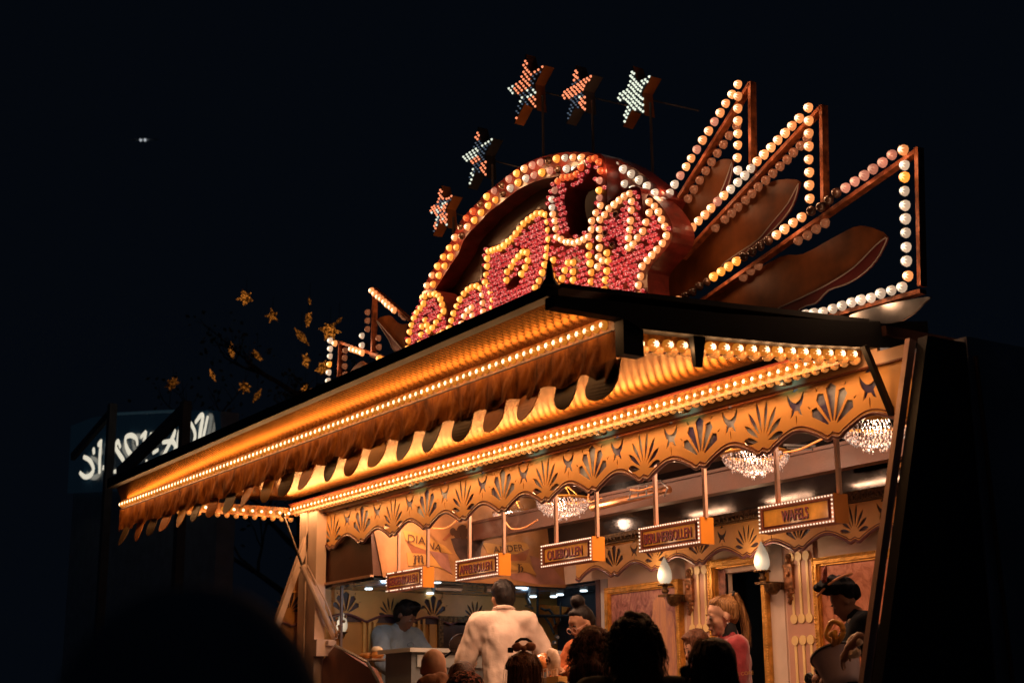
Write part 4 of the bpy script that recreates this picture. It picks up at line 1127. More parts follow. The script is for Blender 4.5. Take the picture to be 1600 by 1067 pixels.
def chandelier(px, py, y, rad, dep, label, seed, e=9.0):
    c = on_y(px, py, y)          # lowest point
    t = thing('chandelier', label, 'chandelier', (c.x, y, c.z), 'crystal bowl chandeliers under the stall ceiling')
    rnd = random.Random(seed)
    zt = c.z + dep
    q = MB(); q.lathe([(rad,0),(rad+.012,.01),(rad,.02),(rad-.02,.01),(rad,0)], (c.x, y, zt), 28); q.lathe([(0,.16),(.03,.16),(.05,.13),(.05,.1),(0,.1)], (c.x,y,zt), 12); q.build('ring', M_gold, t)
    q = MB()
    for k in range(3): a = 2*PI*k/3; q.tube([(c.x+rad*math.cos(a), y+rad*math.sin(a), zt+.01), (c.x, y, zt+.14)], .004, 5)
    q.tube([(c.x,y,zt+.14),(c.x,y,3.22)], .006, 6); q.build('chain', M_gold, t)
    q = MB(); rings = 11
    for r_ in range(rings):
        th = PI/2*(r_/(rings-.3)); rr = rad*math.cos(th)*(.97); zz = zt - dep*math.sin(th)
        nb = max(4, int(2*PI*rr/.021))
        for k in range(nb):
            a = 2*PI*(k + .5*(r_ % 2))/nb; s_ = rnd.uniform(.0065, .0105)
            x, y_, z = c.x+rr*math.cos(a)+rnd.uniform(-.003,.003), y+rr*math.sin(a)+rnd.uniform(-.003,.003), zz+rnd.uniform(-.004,.004)
            q.add([(x,y_,z+s_*1.3),(x+s_,y_,z),(x,y_+s_,z),(x-s_,y_,z),(x,y_-s_,z),(x,y_,z-s_*1.4)], [(0,1,2),(0,2,3),(0,3,4),(0,4,1),(5,2,1),(5,3,2),(5,4,3),(5,1,4)])
    for k in range(26):           # pendants
        a = rnd.uniform(0, 2*PI); rr = rad*rnd.uniform(.1,.8); zz = zt - dep*math.sqrt(max(0,1-(rr/rad)**2)) - rnd.uniform(.008,.03)
        x, y_ = c.x+rr*math.cos(a), y+rr*math.sin(a); s_ = .008
        q.add([(x,y_,zz+s_*1.6),(x+s_,y_,zz),(x,y_+s_,zz),(x-s_,y_,zz),(x,y_-s_,zz),(x,y_,zz-s_*2)], [(0,1,2),(0,2,3),(0,3,4),(0,4,1),(5,2,1),(5,3,2),(5,4,3),(5,1,4)])
    q.build('crystals', M_spk, t, kind='stuff')
    lamp('chandelier_light', (c.x, y, zt-.01), e, (1,.63,.42), t, .05)
chandelier(1182, 738, .55, .20, .10, 'crystal chandelier third from the far end, above the WAFELS sign', 1)
chandelier(1368, 697, .55, .19, .11, 'nearest crystal chandelier, beside the dark right stay', 2)
chandelier(880, 806, .55, .19, .105, 'crystal chandelier between the second and third hanging signs', 3)
chandelier(803, 825, 1.15, .17, .12, 'small far crystal chandelier behind the steam', 4)

# steam
M_st = bpy.data.materials.new('steam'); M_st.use_nodes = True
nt = M_st.node_tree; n = nt.nodes; n.remove(n['Principled BSDF'])
pv = n.new('ShaderNodeVolumePrincipled'); pv.inputs['Color'].default_value = (.9,.85,.82,1); pv.inputs['Anisotropy'].default_value = .2
tc = n.new('ShaderNodeTexCoord'); nz_ = n.new('ShaderNodeTexNoise'); nz_.inputs['Scale'].default_value = 7; nz_.inputs['Detail'].default_value = 5; nz_.inputs['Distortion'].default_value = .8
nt.links.new(tc.outputs['Object'], nz_.inputs['Vector'])
mr = n.new('ShaderNodeMapRange'); mr.inputs[1].default_value = .5; mr.inputs[2].default_value = .72; mr.inputs[4].default_value = 3.2
nt.links.new(nz_.outputs['Fac'], mr.inputs[0])
ln = n.new('ShaderNodeVectorMath'); ln.operation = 'LENGTH'; sc_ = n.new('ShaderNodeVectorMath'); sc_.operation = 'MULTIPLY'; sc_.inputs[1].default_value = (3.6, 3.6, 3.0)
sb = n.new('ShaderNodeVectorMath'); sb.operation = 'SUBTRACT'; sb.inputs[1].default_value = (0,0,.32)
nt.links.new(tc.outputs['Object'], sb.inputs[0]); nt.links.new(sb.outputs[0], sc_.inputs[0]); nt.links.new(sc_.outputs[0], ln.inputs[0])
fo = n.new('ShaderNodeMapRange'); fo.inputs[1].default_value = .35; fo.inputs[2].default_value = 1.0; fo.inputs[3].default_value = 1; fo.inputs[4].default_value = 0
nt.links.new(ln.outputs['Value'], fo.inputs[0])
mu = n.new('ShaderNodeMath'); mu.operation = 'MULTIPLY'; nt.links.new(mr.outputs[0], mu.inputs[0]); nt.links.new(fo.outputs[0], mu.inputs[1]); nt.links.new(mu.outputs[0], pv.inputs['Density'])
nt.links.new(pv.outputs[0], n['Material Output'].inputs['Volume'])
pc = on_y(795, 815, .9)
q = MB(); q.box((pc.x-.28, .64, pc.z-.32), (pc.x+.28, 1.16, pc.z+.32)); o = q.build('steam', M_st); tag(o, 'thin puff of frying steam rising past the painted crest', 'steam', kind='stuff')

# ================================================================== INTERIOR, back wall dressing
YB = BACK
def frame(name, label, x0, x1, z0, z1, m, canvas_m, wd=.06, cat='picture'):
    t = thing(name, label, cat, ((x0+x1)/2, YB-.03, z0))
    q = MB()
    for (a,b,c,d) in ((x0,z0,x0+wd,z1),(x1-wd,z0,x1,z1),(x0+wd,z1-wd,x1-wd,z1),(x0+wd,z0,x1-wd,z0+wd)): q.box((a, YB-.05, b), (c, YB, d))
    q.build('frame', m, t)
    q = MB(); w2 = wd*.3
    for (a,b,c,d) in ((x0+wd,z0+wd,x0+wd+w2,z1-wd),(x1-wd-w2,z0+wd,x1-wd,z1-wd),(x0+wd+w2,z1-wd-w2,x1-wd-w2,z1-wd)): q.box((a, YB-.035, b), (c, YB, d))
    q.build('slip', M_gold, t)
    q = MB(); x = x0+.01
    while x < x1: q.ball((x, YB-.05, z1-.012), (.008,.006,.009), 6, 4); x += .019
    z = z0
    while z < z1: q.ball((x0+.012, YB-.05, z), (.008,.006,.008), 6, 4); q.ball((x1-.012, YB-.05, z), (.008,.006,.008), 6, 4); z += .019
    q.build('frame_beads', M_gold, t, kind='stuff')
    if canvas_m:
        q = MB(); q.box((x0+wd, YB-.02, z0+wd), (x1-wd, YB-.008, z1-wd)); q.build('canvas', canvas_m, t)
    return t
def painting(name, cols, sc=3.0, zs=.4, dist=1.5):
    m = bpy.data.materials.new(name); m.use_nodes = True
    nt = m.node_tree; n = nt.nodes; L = nt.links; b = n['Principled BSDF']; b.inputs['Roughness'].default_value = .35
    tc = n.new('ShaderNodeTexCoord'); mp_ = n.new('ShaderNodeMapping'); mp_.inputs['Scale'].default_value = (1,1,zs); L.new(tc.outputs['Object'], mp_.inputs['Vector'])
    nz = n.new('ShaderNodeTexNoise'); nz.inputs['Scale'].default_value = sc; nz.inputs['Detail'].default_value = 10; nz.inputs['Roughness'].default_value = .65; nz.inputs['Distortion'].default_value = dist
    L.new(mp_.outputs[0], nz.inputs['Vector'])
    cr = n.new('ShaderNodeValToRGB'); 
    e = cr.color_ramp.elements; e[0].position = .3; e[1].position = .7
    e[0].color = (*cols[0],1); e[1].color = (*cols[-1],1)
    for i, c in enumerate(cols[1:-1]): x = e.new(.3 + .4*(i+1)/(len(cols)-1)); x.color = (*c,1)
    L.new(nz.outputs['Fac'], cr.inputs['Fac']); L.new(cr.outputs['Color'], b.inputs['Base Color'])
    return m
P1 = painting('cliff_painting', [(.06,.025,.03),(.20,.075,.06),(.34,.15,.13),(.50,.27,.19),(.42,.20,.17)], 8, .45, 2.5)
P2 = painting('rose_painting', [(.17,.04,.02),(.38,.12,.05),(.55,.22,.12),(.42,.16,.08)], 8.0, .7, 3)
pf = on_y(947, 915, YB); pf2 = on_y(1060, 893, YB)
f1_ = frame('wall_picture', 'gilt framed reddish cliff painting on the back wall behind the tall dark haired customer', -9.70, -8.76, 1.55, 2.42, M_gold, P1, .042)
# cliff relief in the painting
q = MB(); 
for k, (a, b, c, d) in enumerate(((-9.22,1.62,-9.0,2.30),)):
    rk = bez([(-9.22,1.62),(-9.24,1.8),(-9.16,1.95),(-9.20,2.05),(-9.12,2.16),(-9.10,2.27),(-9.02,2.31),(-8.96,2.28),(-8.94,2.2),(-8.87,2.17),(-8.85,2.0),(-8.84,1.62)], 4, False)
    q.add([(x_, YB-.022, z_) for x_, z_ in rk] + [(-8.84, YB-.022, 1.62)], [tuple(range(len(rk)))])
q.build('painted_cliff', painting('cliff_paint_light', [(.26,.10,.07),(.62,.32,.16),(.42,.2,.15),(.7,.42,.2)], 9, .2, 2.5), f1_)
f3_ = frame('wall_picture', 'gilt framed rose coloured painting at the right end, behind the costumed figure', -7.34, -6.05, 1.3, 2.44, M_gold, P2, .042)
# doorway surround
f2_ = frame('doorway_surround', 'gilt moulded frame round the dark doorway behind the ponytailed woman', -8.42, -7.80, .62, 2.52, M_gold, None, .05, 'door frame')
q = MB(); q.box((-8.34, YB-.01, .62), (-8.27, YB+.02, 2.45)); q.build('side_curtain', mat('striped_curtain', (.32,.14,.10), .6, var=.4, scale=30), f2_)
# cream panel over the door
q = MB(); q.box((-8.36, YB-.006, 2.525), (-7.8, YB-.001, 2.8)); q.build('transom_panel', M_cream, stall)
# pilasters with pins
M_pil = mat('pilaster_mauve', (.58,.32,.22), .5, var=.06); M_pin = mat('bright_yellow_pin_paint', (.95,.68,.30), .4)
M_pil2 = mat('pilaster_pale', (.74,.60,.48), .5, var=.05)
def pilaster(x0, x1, pxs, rows):
    q = MB(); q.box((x0, YB-.02, .62), (x1, YB, 2.6)); q.build('pilaster', M_pil, stall)
    for x in pxs:
        for zt, zb in rows:
            q = MB(); q.box((x-.011, YB-.028, zb), (x+.011, YB-.022, zt)); 
            q.lathe([(0,.010),(.033,.010),(.033,0),(0,0)], (x, YB-.022, zt), 14, 'y')
            q.lathe([(0,.010),(.033,.010),(.033,0),(0,0)], (x, YB-.022, zb), 14, 'y')
            q.build('pilaster_pin', M_pin, stall)
xa = [on_y(p, 895, YB).x for p in (1083, 1094, 1105)]
zt = on_y(1083, 893, YB).z; zb = on_y(1086, 982, YB).z
pilaster(xa[0]-.07, xa[2]+.05, xa, [(zt, zb), (zb-.14, zb-.75)])
xa = [on_y(p, 870, YB).x for p in (1240, 1252, 1264)]
zt = on_y(1240, 871, YB).z; zb = on_y(1243, 967, YB).z
pilaster(xa[0]-.07, xa[2]+.06, xa, [(zt, zb), (zb-.145, zb-.8)])
q = MB(); q.box((-8.72, YB-.012, .62), (-8.62, YB, 2.6)); q.build('pilaster', M_pil2, stall)
q = MB(); q.box((-7.80, YB-.012, .62), (-7.66, YB, 2.6)); q.build('pilaster', M_pil2, stall)
q = MB(); q.box((-9.86, YB-.015, 1.2), (-9.80, YB, 2.5)); q.build('opening_post', M_brown, stall)
q = MB(); q.box((-9.80, YB-.01, 1.2), (-9.71, YB, 2.5)); q.build('pale_strip', mat('grey_strip', (.45,.42,.42), .5), stall)
# sconces
M_flame = bpy.data.materials.new('flame_glass'); M_flame.use_nodes = True
nt = M_flame.node_tree; n = nt.nodes; b = n['Principled BSDF']; b.inputs['Roughness'].default_value = .35; b.inputs['Base Color'].default_value = (.25,.22,.17,1)
tc = n.new('ShaderNodeTexCoord'); sp = n.new('ShaderNodeVectorMath'); sp.operation = 'DISTANCE'; sp.inputs[1].default_value = (0,-.03,.05)
nt.links.new(tc.outputs['Object'], sp.inputs[0])
mr = n.new('ShaderNodeMapRange'); mr.interpolation_type = 'SMOOTHSTEP'; mr.inputs[1].default_value = 0.01; mr.inputs[2].default_value = .09; mr.inputs[3].default_value = .95; mr.inputs[4].default_value = .3
nt.links.new(sp.outputs['Value'], mr.inputs[0]); nt.links.new(mr.outputs[0], b.inputs['Emission Strength']); b.inputs['Emission Color'].default_value = (1,.80,.55,1)
def sconce(px, py, label):
    c = on_y(px, py, YB-.16)       # base of the flame
    t = thing('wall_sconce', label, 'wall lamp', (c.x, YB-.16, c.z), 'carved wall sconces with flame shaded lamps')
    q = MB(); q.lathe([(.0,0),(.036,.003),(.052,.03),(.056,.06),(.047,.11),(.026,.155),(.008,.19),(0,.205)], (c.x, YB-.16, c.z), 18); q.build('flame_shade', M_flame, t, smooth=True, loc=(c.x, YB-.16, c.z))
    q = MB(); q.lathe([(.0,-.012),(.05,-.008),(.055,0),(.0,.002)], (c.x, YB-.16, c.z), 16)
    for k in range(14): a = 2*PI*k/14; q.ball((c.x+.053*math.cos(a), YB-.16+.053*math.sin(a), c.z-.004), .008, 5, 4)
    q.lathe([(0,-.07),(.022,-.07),(.03,-.05),(.016,-.035),(.024,-.012),(0,-.01)], (c.x, YB-.16, c.z), 12)
    q.build('drip_pan', M_dgilt, t, smooth=True)
    q = MB(); q.box((c.x-.05, YB-.19, c.z-.095), (c.x+.06, YB-.13, c.z-.078)); q.lathe([(0,-.17),(.025,-.165),(.05,-.14),(.06,-.1),(.06,-.09),(0,-.09)], (c.x+.05, YB-.12, c.z), 14)
    q.box((c.x+.02, YB-.15, c.z-.13), (c.x+.08, YB-.02, c.z-.08)); q.build('bracket', M_dgilt, t)
    cx = c.x + .13
    q = MB()
    q.box((cx-.04, YB-.045, c.z-.13), (cx+.04, YB, c.z+.02)); q.box((cx-.046, YB-.055, c.z+.02), (cx+.046, YB, c.z+.035))
    q.ball((cx, YB-.04, c.z+.065), (.022,.02,.032), 10, 8); q.ball((cx, YB-.03, c.z+.09), (.03,.018,.022), 10, 6); q.ball((cx, YB-.035, c.z+.045), (.034,.02,.018), 10, 6)
    q.ball((cx, YB-.05, c.z-.03), (.018,.012,.018), 10, 6)
    for k in range(7): q.ball((cx+.012*math.sin(k*1.9), YB-.03, c.z-.14-.014*k), (.034-.004*k,.022,.014), 8, 5)
    q.build('carved_backplate', mat('carved_copper', (.36,.15,.06), .4, metal=.5, var=.4, scale=30, bump=.8, bscale=50), t)
    lamp('sconce_light', (c.x, YB-.24, c.z+.07), 3.0, (1,.60,.33), t, .04)
sconce(1039, 912, 'carved wall sconce with flame shade between the cliff painting and the first pilaster')
sconce(1191, 891, 'carved wall sconce with flame shade right of the dark doorway')
# small lamp near the far end
pb = on_x(537, 975, XL+.1)
t = thing('wall_sconce', 'flame shaded lamp in the far left corner, half hidden by the window post', 'wall lamp', (XL+.06, pb.y, pb.z), 'carved wall sconces with flame shaded lamps')
q = MB(); q.lathe([(.0,-.06),(.030,-.057),(.044,-.03),(.046,0),(.038,.04),(.02,.08),(0,.11)], (XL+.07, pb.y, pb.z), 16); q.build('flame_shade', M_flame, t, smooth=True)
q = MB(); q.lathe([(0,-.10),(.025,-.1),(.03,-.08),(.05,-.06),(0,-.06)], (XL+.07, pb.y, pb.z), 12); q.box((XL, pb.y-.02, pb.z-.11), (XL+.07, pb.y+.02, pb.z-.08)); q.build('bracket', M_dgilt, t)

# window post, counter, machines
q = MB(); a = on_y(534, 925, .15); q.box((a.x-.012, .14, 1.4), (a.x+.012, .16, 2.5)); q.build('window_post', mat('grey_pink_metal', (.35,.25,.22), .4), stall)
ct = thing('side_counter', 'white topped serving counter with steel trays at the far end of the stall', 'counter', (-10.2, 1.0, FLOOR))
ZC = on_x(640, 1016, -10.35).z
q = MB(); q.box((-10.42, .12, ZC-.03), (-9.9, 1.8, ZC)); q.build('worktop', mat('white_laminate', (.62,.64,.62), .35, var=.05), ct)
q = MB(); q.box((-10.36, .16, FLOOR), (-9.95, 1.78, ZC-.03)); q.build('cabinet', mat('grey_laminate', (.20,.23,.25), .4, var=.1), ct)
q = MB(); q.box((-9.95, .2, ZC-.14), (-9.93, 1.7, ZC-.05)); q.build('rail_strip', mat('pale_blue_plastic', (.42,.47,.48), .3, var=.1), ct)
q = MB(); q.tube([(-10.1, .9+.03*k, ZC+.001+ (.05 if k % 2 else .0)) for k in range(9)], .005, 5); q.build('wire_rack', M_steel, ct)
# slanted front cheek with a metal edge at the left
pn1 = [on_y(*p, -.02) for p in [(522,1010),(535,1016),(580,1045),(600,1085),(560,1110),(500,1110),(505,1030)]]
q = MB(); k = len(pn1); q.v = [tuple(v) for v in pn1] + [tuple(v+Vector((0,.05,0))) for v in pn1]; q.f = [tuple(range(k)), tuple(range(2*k-1,k-1,-1))] + [(i,(i+1)%k,(i+1)%k+k,i+k) for i in range(k)]
q.build('front_cheek', mat('salmon_cheek', (.45,.22,.16), .5, var=.1, dirt=.3), stall)
q = MB(); e = [on_y(*p, -.03) for p in [(524,1008),(552,1022),(574,1034),(600,1080)]]
q.tube(e, .012, 6); q.build('cheek_trim', M_steel, stall)
# buns on the counter
bt = thing('bread_tray', 'white paper tray of round golden buns on the far end of the counter', 'food tray', (-10.12, .25, ZC))
bp_ = on_y(572, 1026, .12)
M_bun = mat('golden_bun', (.62,.27,.06), .5, var=.25, scale=18, bump=.2); M_icing = mat('icing', (.75,.60,.40), .45, var=.1)
bpos = Vector((bp_.x, .14, bp_.z))
q = MB(); q.box(bpos+Vector((-.14,-.05,-.03)), bpos+Vector((.16,.14,-.015))); q.build('paper_tray', M_pale, bt)
for dx, dy, r_, m in ((-.06,0,.05,M_bun),(.02,-.01,.045,M_bun),(.09,.03,.055,M_bun)):
    q = MB(); q.ball(tuple(bpos+Vector((dx,dy,.01))), (r_,r_,r_*.6), 14, 8); q.build('bun', m, bt, smooth=True)
q = MB(); q.ball(tuple(bpos+Vector((.085,.03,.05))), (.05,.05,.032), 14, 8); q.build('iced_bun', M_icing, bt, smooth=True)
# ladle / round steel pan at the counter
pp = on_y(715, 1008, .35)
pn_ = thing('frying_pan', 'dark steel pan tilted up on the counter beside the bald man', 'pan', pp)
q = MB(); q.lathe([(0,0),(.07,.0),(.085,.03),(.082,.03),(.068,.006),(0,.006)], (0,0,0), 18)
q.v = [(pp.x+v[0]*.6+v[2]*.7, pp.y+v[1], pp.z+.03+v[0]*.8-v[2]*.5) for v in q.v]; q.build('pan', mat('dark_steel', (.08,.07,.07), .35, metal=.8), pn_)
q = MB(); q.tube([pp+Vector((-.05,0,-.03)), pp+Vector((-.16,-.02,-.08))], .009, 6); q.build('handle', M_black, pn_)
# frying machine arm in the window opening
mc = thing('frying_machine', 'dark frying machine with glowing orange hood seen behind the woman with glasses', 'machine', (-10.3, 2.1, 1.55))
q = MB(); q.box((-11.1, 2.3, 1.56), (-9.9, 2.36, 2.46)); q.build('rear_panel', M_navy, mc)
def mcp(px, py, y=2.2): return on_y(px, py, y)
M_org = mat('orange_hood_metal', (.75,.28,.05), .35, metal=.5, var=.25, scale=10)
for pts in ([(838,947),(845,944),(888,948),(884,955),(878,960),(838,960)], [(855,962),(871,964),(869,974),(863,982),(858,974)], [(824,950),(834,948),(836,962),(826,962)]):
    vs = [mcp(*p) for p in pts]; k = len(vs); q = MB(); q.v = [tuple(v) for v in vs] + [tuple(v+Vector((0,.03,0))) for v in vs]; q.f = [tuple(range(k)), tuple(range(2*k-1,k-1,-1))] + [(i,(i+1)%k,(i+1)%k+k,i+k) for i in range(k)]
    q.build('hood_plate', M_org, mc)
q = MB()
q.tube([mcp(846,950,2.12), mcp(852,953,2.12), mcp(858,952,2.12), mcp(864,960,2.12), mcp(868,975,2.12)], .012, 6)
q.tube([mcp(850,962,2.12), mcp(860,975,2.12), mcp(866,990,2.12)], .01, 6); q.tube([mcp(838,962,2.12), mcp(890,962,2.12)], .014, 6); q.tube([mcp(840,905,2.12), mcp(840,1040,2.12)], .012, 6); q.tube([mcp(876,940,2.12), mcp(876,970,2.12)], .01, 6)
q.build('machine_arm', M_black, mc)
q = MB(); q.tube([mcp(820,925,2.0), mcp(828,945,2.0)], .018, 6); q.tube([mcp(806,922,2.0), mcp(808,938,2.0)], .008, 6); q.tube([mcp(822,946,2.0), mcp(832,950,2.0)], .014, 6); q.build('tap', M_steel, mc)
q = MB()
for px, py in [(870,995),(866,1004),(858,1011),(853,1014)]: q.ball(tuple(mcp(px,py,2.0)), (.03,.02,.02), 8, 5)
q.build('chrome_fittings', M_steel, mc)
# added warm fill: invented tubes behind the fascia that brighten the serving area
for x in (-10.0, -9.0, -8.0, -7.0, -6.0):
    tb = MB(); tb.tube([(x-.2, .22, 3.19), (x+.2, .22, 3.19)], .012, 8); tt = tb.build('fill_tube', mat('warm_fill_tube', (.8,.7,.5), .4, var=0, emit=(1,.62,.32), estr=1.0), stall)
    ld = bpy.data.lights.new('fill_light', 'AREA'); ld.shape = 'RECTANGLE'; ld.size = .5; ld.size_y = .08; ld.energy = 17; ld.color = (1,.54,.31)
    place('fill_light', ld, (x, .22, 3.165), stall)

# ================================================================== BACKGROUND: tree with star lanterns, far shop front
tr = thing('bare_tree', 'dark bare branched tree hung with star lanterns behind the left end of the stall', 'tree', (-24.0, 7.0, 0))
M_bark = mat('dark_bark', (.25,.22,.2), .9, var=.4, scale=8, bump=.6)
tc0 = on_y(470, 900, 7.0); tx = tc0.x
tr.location.x = tx; WL[tr] = Vector((tx, 7.0, 0))
q = MB(); q.tube([(tx,7,0),(tx+.1,7,2),(tx-.05,7.1,4),(tx+.1,7,6),(tx,7,8)], [.32,.26,.2,.14,.06], 10); q.build('trunk', M_bark, tr)
rnd = random.Random(21)
q = MB(); tips = []
def branch(p, d, l, r, dep):
    pts = [p]; dd = d.copy()
    for k in range(4):
        dd = (dd + Vector((rnd.uniform(-.25,.25), rnd.uniform(-.25,.25), rnd.uniform(-.1,.22)))).normalized(); pts.append(pts[-1] + dd*l/4)
    q.tube(pts, [r*(1-.15*k) for k in range(5)], 5)
    tips.append(pts[-1])
    if dep:
        for k in range(3): branch(pts[rnd.choice([2,3,4])], (dd + Vector((rnd.uniform(-.9,.9), rnd.uniform(-.9,.9), rnd.uniform(-.3,.5)))).normalized(), l*.62, r*.5, dep-1)
for k in range(11):
    a = k*2.4; z = 2.6 + k*.5
    branch(Vector((tx, 7, z)), Vector((math.cos(a), math.sin(a), .45)).normalized(), 2.2 - k*.08, .07, 3)
q.build('branches', M_bark, tr)
q = MB()
for tp in tips:
    for k in range(2):
        c = tp + Vector((rnd.gauss(0,.25), rnd.gauss(0,.25), rnd.gauss(0,.2))); s_ = rnd.uniform(.03,.07); a = Vector((rnd.uniform(-1,1), rnd.uniform(-1,1), rnd.uniform(-1,1))).normalized(); b = a.orthogonal()
        q.add([c-a*s_, c-b*s_*.5, c+a*s_, c+b*s_*.5], [(0,1,2,3)])
q.build('crown', mat('dark_leaf', (.3,.32,.25), .7, var=.3), tr)
M_lan = bpy.data.materials.new('pierced_lantern_paper'); M_lan.use_nodes = True
nt = M_lan.node_tree; n = nt.nodes; b = n['Principled BSDF']; b.inputs['Base Color'].default_value = (.12,.05,.02,1)
tc = n.new('ShaderNodeTexCoord'); vo = n.new('ShaderNodeTexVoronoi'); vo.inputs['Scale'].default_value = 34; nt.links.new(tc.outputs['Object'], vo.inputs['Vector'])
oi = n.new('ShaderNodeObjectInfo')
mr = n.new('ShaderNodeMapRange'); mr.inputs[1].default_value = .18; mr.inputs[2].default_value = .42; mr.inputs[3].default_value = 1.5; mr.inputs[4].default_value = .03
nt.links.new(vo.outputs['Distance'], mr.inputs[0])
m2 = n.new('ShaderNodeMath'); m2.operation = 'MULTIPLY'; m3_ = n.new('ShaderNodeMapRange'); m3_.inputs[3].default_value = .2; m3_.inputs[4].default_value = 1.0
nt.links.new(oi.outputs['Random'], m3_.inputs[0]); nt.links.new(mr.outputs[0], m2.inputs[0]); nt.links.new(m3_.outputs[0], m2.inputs[1])
nt.links.new(m2.outputs[0], b.inputs['Emission Strength']); b.inputs['Emission Color'].default_value = (1,.30,.035,1)
LP = [(865,95,34),(975,170,28),(1130,108,20),(1125,182,36),(1095,255,44),(1215,230,40),(1252,190,22),(805,315,40),(910,335,34),(1115,355,34),(1185,390,34),(560,450,34),(725,415,26),(860,465,28),(912,502,34),(1158,492,36),(1110,470,18)]
desc = ['topmost at the left edge of the tree','bright narrow one below the topmost','tiny faint one near the top','tilted one in the upper right','wide flat one in the middle right','large round one beside the left fin','small bright one touching the large round one','faint one in the middle left','faint one just right of the middle left','dim one level with the lowest fin','dim one touching the lowest fin','lowest at far left, thin and tall','small kite shaped one left of centre','slim one above the brightest','brightest square looking one at the bottom','low one above the bare roof bulb','barely lit one at lower right']
dn = random.Random(4)
for (x, y, s_), ds in zip(LP, desc):
    px, py = crop(60,430,2.667,[(x,y)])[0]
    yy = 6.6 + dn.uniform(-.6, .6); c = on_y(px, py, yy); rr = (c-CAM).length * (s_/2.667/.92) / FPX
    t = thing('star_lantern', 'glowing pierced star lantern in the tree, ' + ds, 'lantern', tuple(c - Vector((0,0,rr))), 'star lanterns hanging in the tree')
    npt = dn.choice([5,6,7]); q = MB(); vs = []
    ph = dn.uniform(0, 6); A = Vector((dn.uniform(-1,1), dn.uniform(-1,1), dn.uniform(-.6,.6))).normalized(); Rm = A.rotation_difference(Vector((0,1,0))).to_matrix().inverted() if False else Euler((dn.uniform(-.9,.9), dn.uniform(-.5,.5), dn.uniform(-.9,.9))).to_matrix()
    for k in range(2*npt):
        a = ph + PI*k/npt + dn.uniform(-.14,.14); r_ = rr*(dn.uniform(.75,1.2) if k % 2 == 0 else dn.uniform(.45,.62)); vs.append(c + Rm @ Vector((r_*math.cos(a), 0, r_*math.sin(a))))
    vs += [c + Rm @ Vector((0,-rr*.35,0)), c + Rm @ Vector((0,rr*.35,0))]
    q.v = [tuple(v) for v in vs]; N2 = 2*npt
    for k in range(N2): q.f += [(k, (k+1) % N2, N2), ((k+1) % N2, k, N2+1)]
    q.build('lantern_shade', M_lan, t)
    q = MB(); q.tube([tuple(c + Vector((0,0,rr*.5))), tuple(c + Vector((.02,0,rr+.25)))], .004, 4); q.build('cord', M_black, t)

# shop front with brush lettering, plane parallel to the stall, well beyond its far end
YF = 1.6
shop = thing('shop_front', 'far dark blue shop front with white brush lettering reading SISSY-BOY', 'building', (-19.5, YF, 0))
def sh(px, py, y=YF): return on_y(px, py, y)
tl = sh(60, 640); 
x_l, x_r = sh(60, 700).x, sh(420, 640).x
zt_ = sh(230, 645).z
C7_ = lambda pts: crop(80, 620, 5.333, pts)
top_ = [(150,240),(330,170),(540,140),(800,126),(1060,115),(1330,110)]
pp_ = [(sh(*c).x, sh(*c).z) for c in C7_(top_ + [(1360,330),(1000,560),(500,780),(120,800)])]
sheet(pp_, [], YF+.07, .08, 'sign_panel', mat('blue_lit_glass_panel', (.02,.05,.085), .25, var=.4, scale=1.2, emit=(.07,.22,.38), estr=.016, coat=.5), shop)  # weak emission stands in for the blue light falling on the panel
wp_ = [(sh(*c).x, sh(*c).z) for c in C7_(top_)]
sheet(wp_ + [(wp_[-1][0], 0), (wp_[0][0], 0)], [], YF+.27, .25, 'wall', mat('slate_wall', (.85,.88,.9), .6, var=.1), shop)
q = MB(); q.tube([(x, YF+.02, z) for x, z in wp_[2:5]], .02, 6); q.build('top_rail', mat('blue_lit_rail', (.07,.10,.12), .4, emit=(.1,.22,.3), estr=.06), shop)  # rail is no lamp; its faint glow imitates the blue light on it
C7 = lambda pts: crop(80, 620, 5.333, pts)
M_white = mat('lit_white_letter', (.7,.68,.6), .5, var=.0, emit=(.72,.66,.52), estr=1.0)
def brush(sets):
    q = MB()
    for st in sets:
        pts = bez([(a, b) for a, b in st[0]], 4, False); wd = st[1]
        P = []
        for a, b in pts:
            px, py = C7([(a, b)])[0]; p = sh(px, py, YF-.03); P.append(p)
        n_ = len(P); rr = [wd*BW*(.72 + .28*math.sin(PI*(i+.6)/(n_+.2))) for i in range(n_)]
        q.tube(P, rr, 8)
    # flatten to a slab
    for i, v in enumerate(q.v): q.v[i] = (v[0], YF-.03 + (v[1]-(YF-.03))*.35, v[2])
    return q.build('letter', M_white, shop)
W_ = .075; BW = .62
brush([([(272,500),(322,530),(352,600),(325,652),(280,665),(240,632)], W_)])
brush([([(352,430),(357,470)], W_)])
brush([([(392,400),(418,368)], W_), ([(415,368),(405,500),(402,635)], W_)])
brush([([(475,360),(465,455)], .07), ([(438,570),(432,608)], .05)])
brush([([(575,418),(556,368),(538,420),(570,480),(604,540),(575,600),(525,622)], .07)])
brush([([(622,410),(620,340),(665,320),(708,345),(718,400)], .065), ([(620,400),(645,455),(690,505)], .075)])
brush([([(790,285),(775,370),(764,440)], .07), ([(788,288),(748,335)], .05), ([(835,300),(806,400)], .06)])
brush([([(796,520),(784,608)], .055)])
brush([([(848,466),(890,440)], .05)])
brush([([(1035,278),(990,380),(922,515)], .06), ([(930,378),(1010,372),(1035,425),(1000,492),(920,520)], .065), ([(1035,280),(1015,345),(968,378)], .05)])
brush([([(1086,240),(1062,300),(1055,390),(1070,465)], .06), ([(1163,218),(1198,300),(1188,380),(1152,455)], .06)])
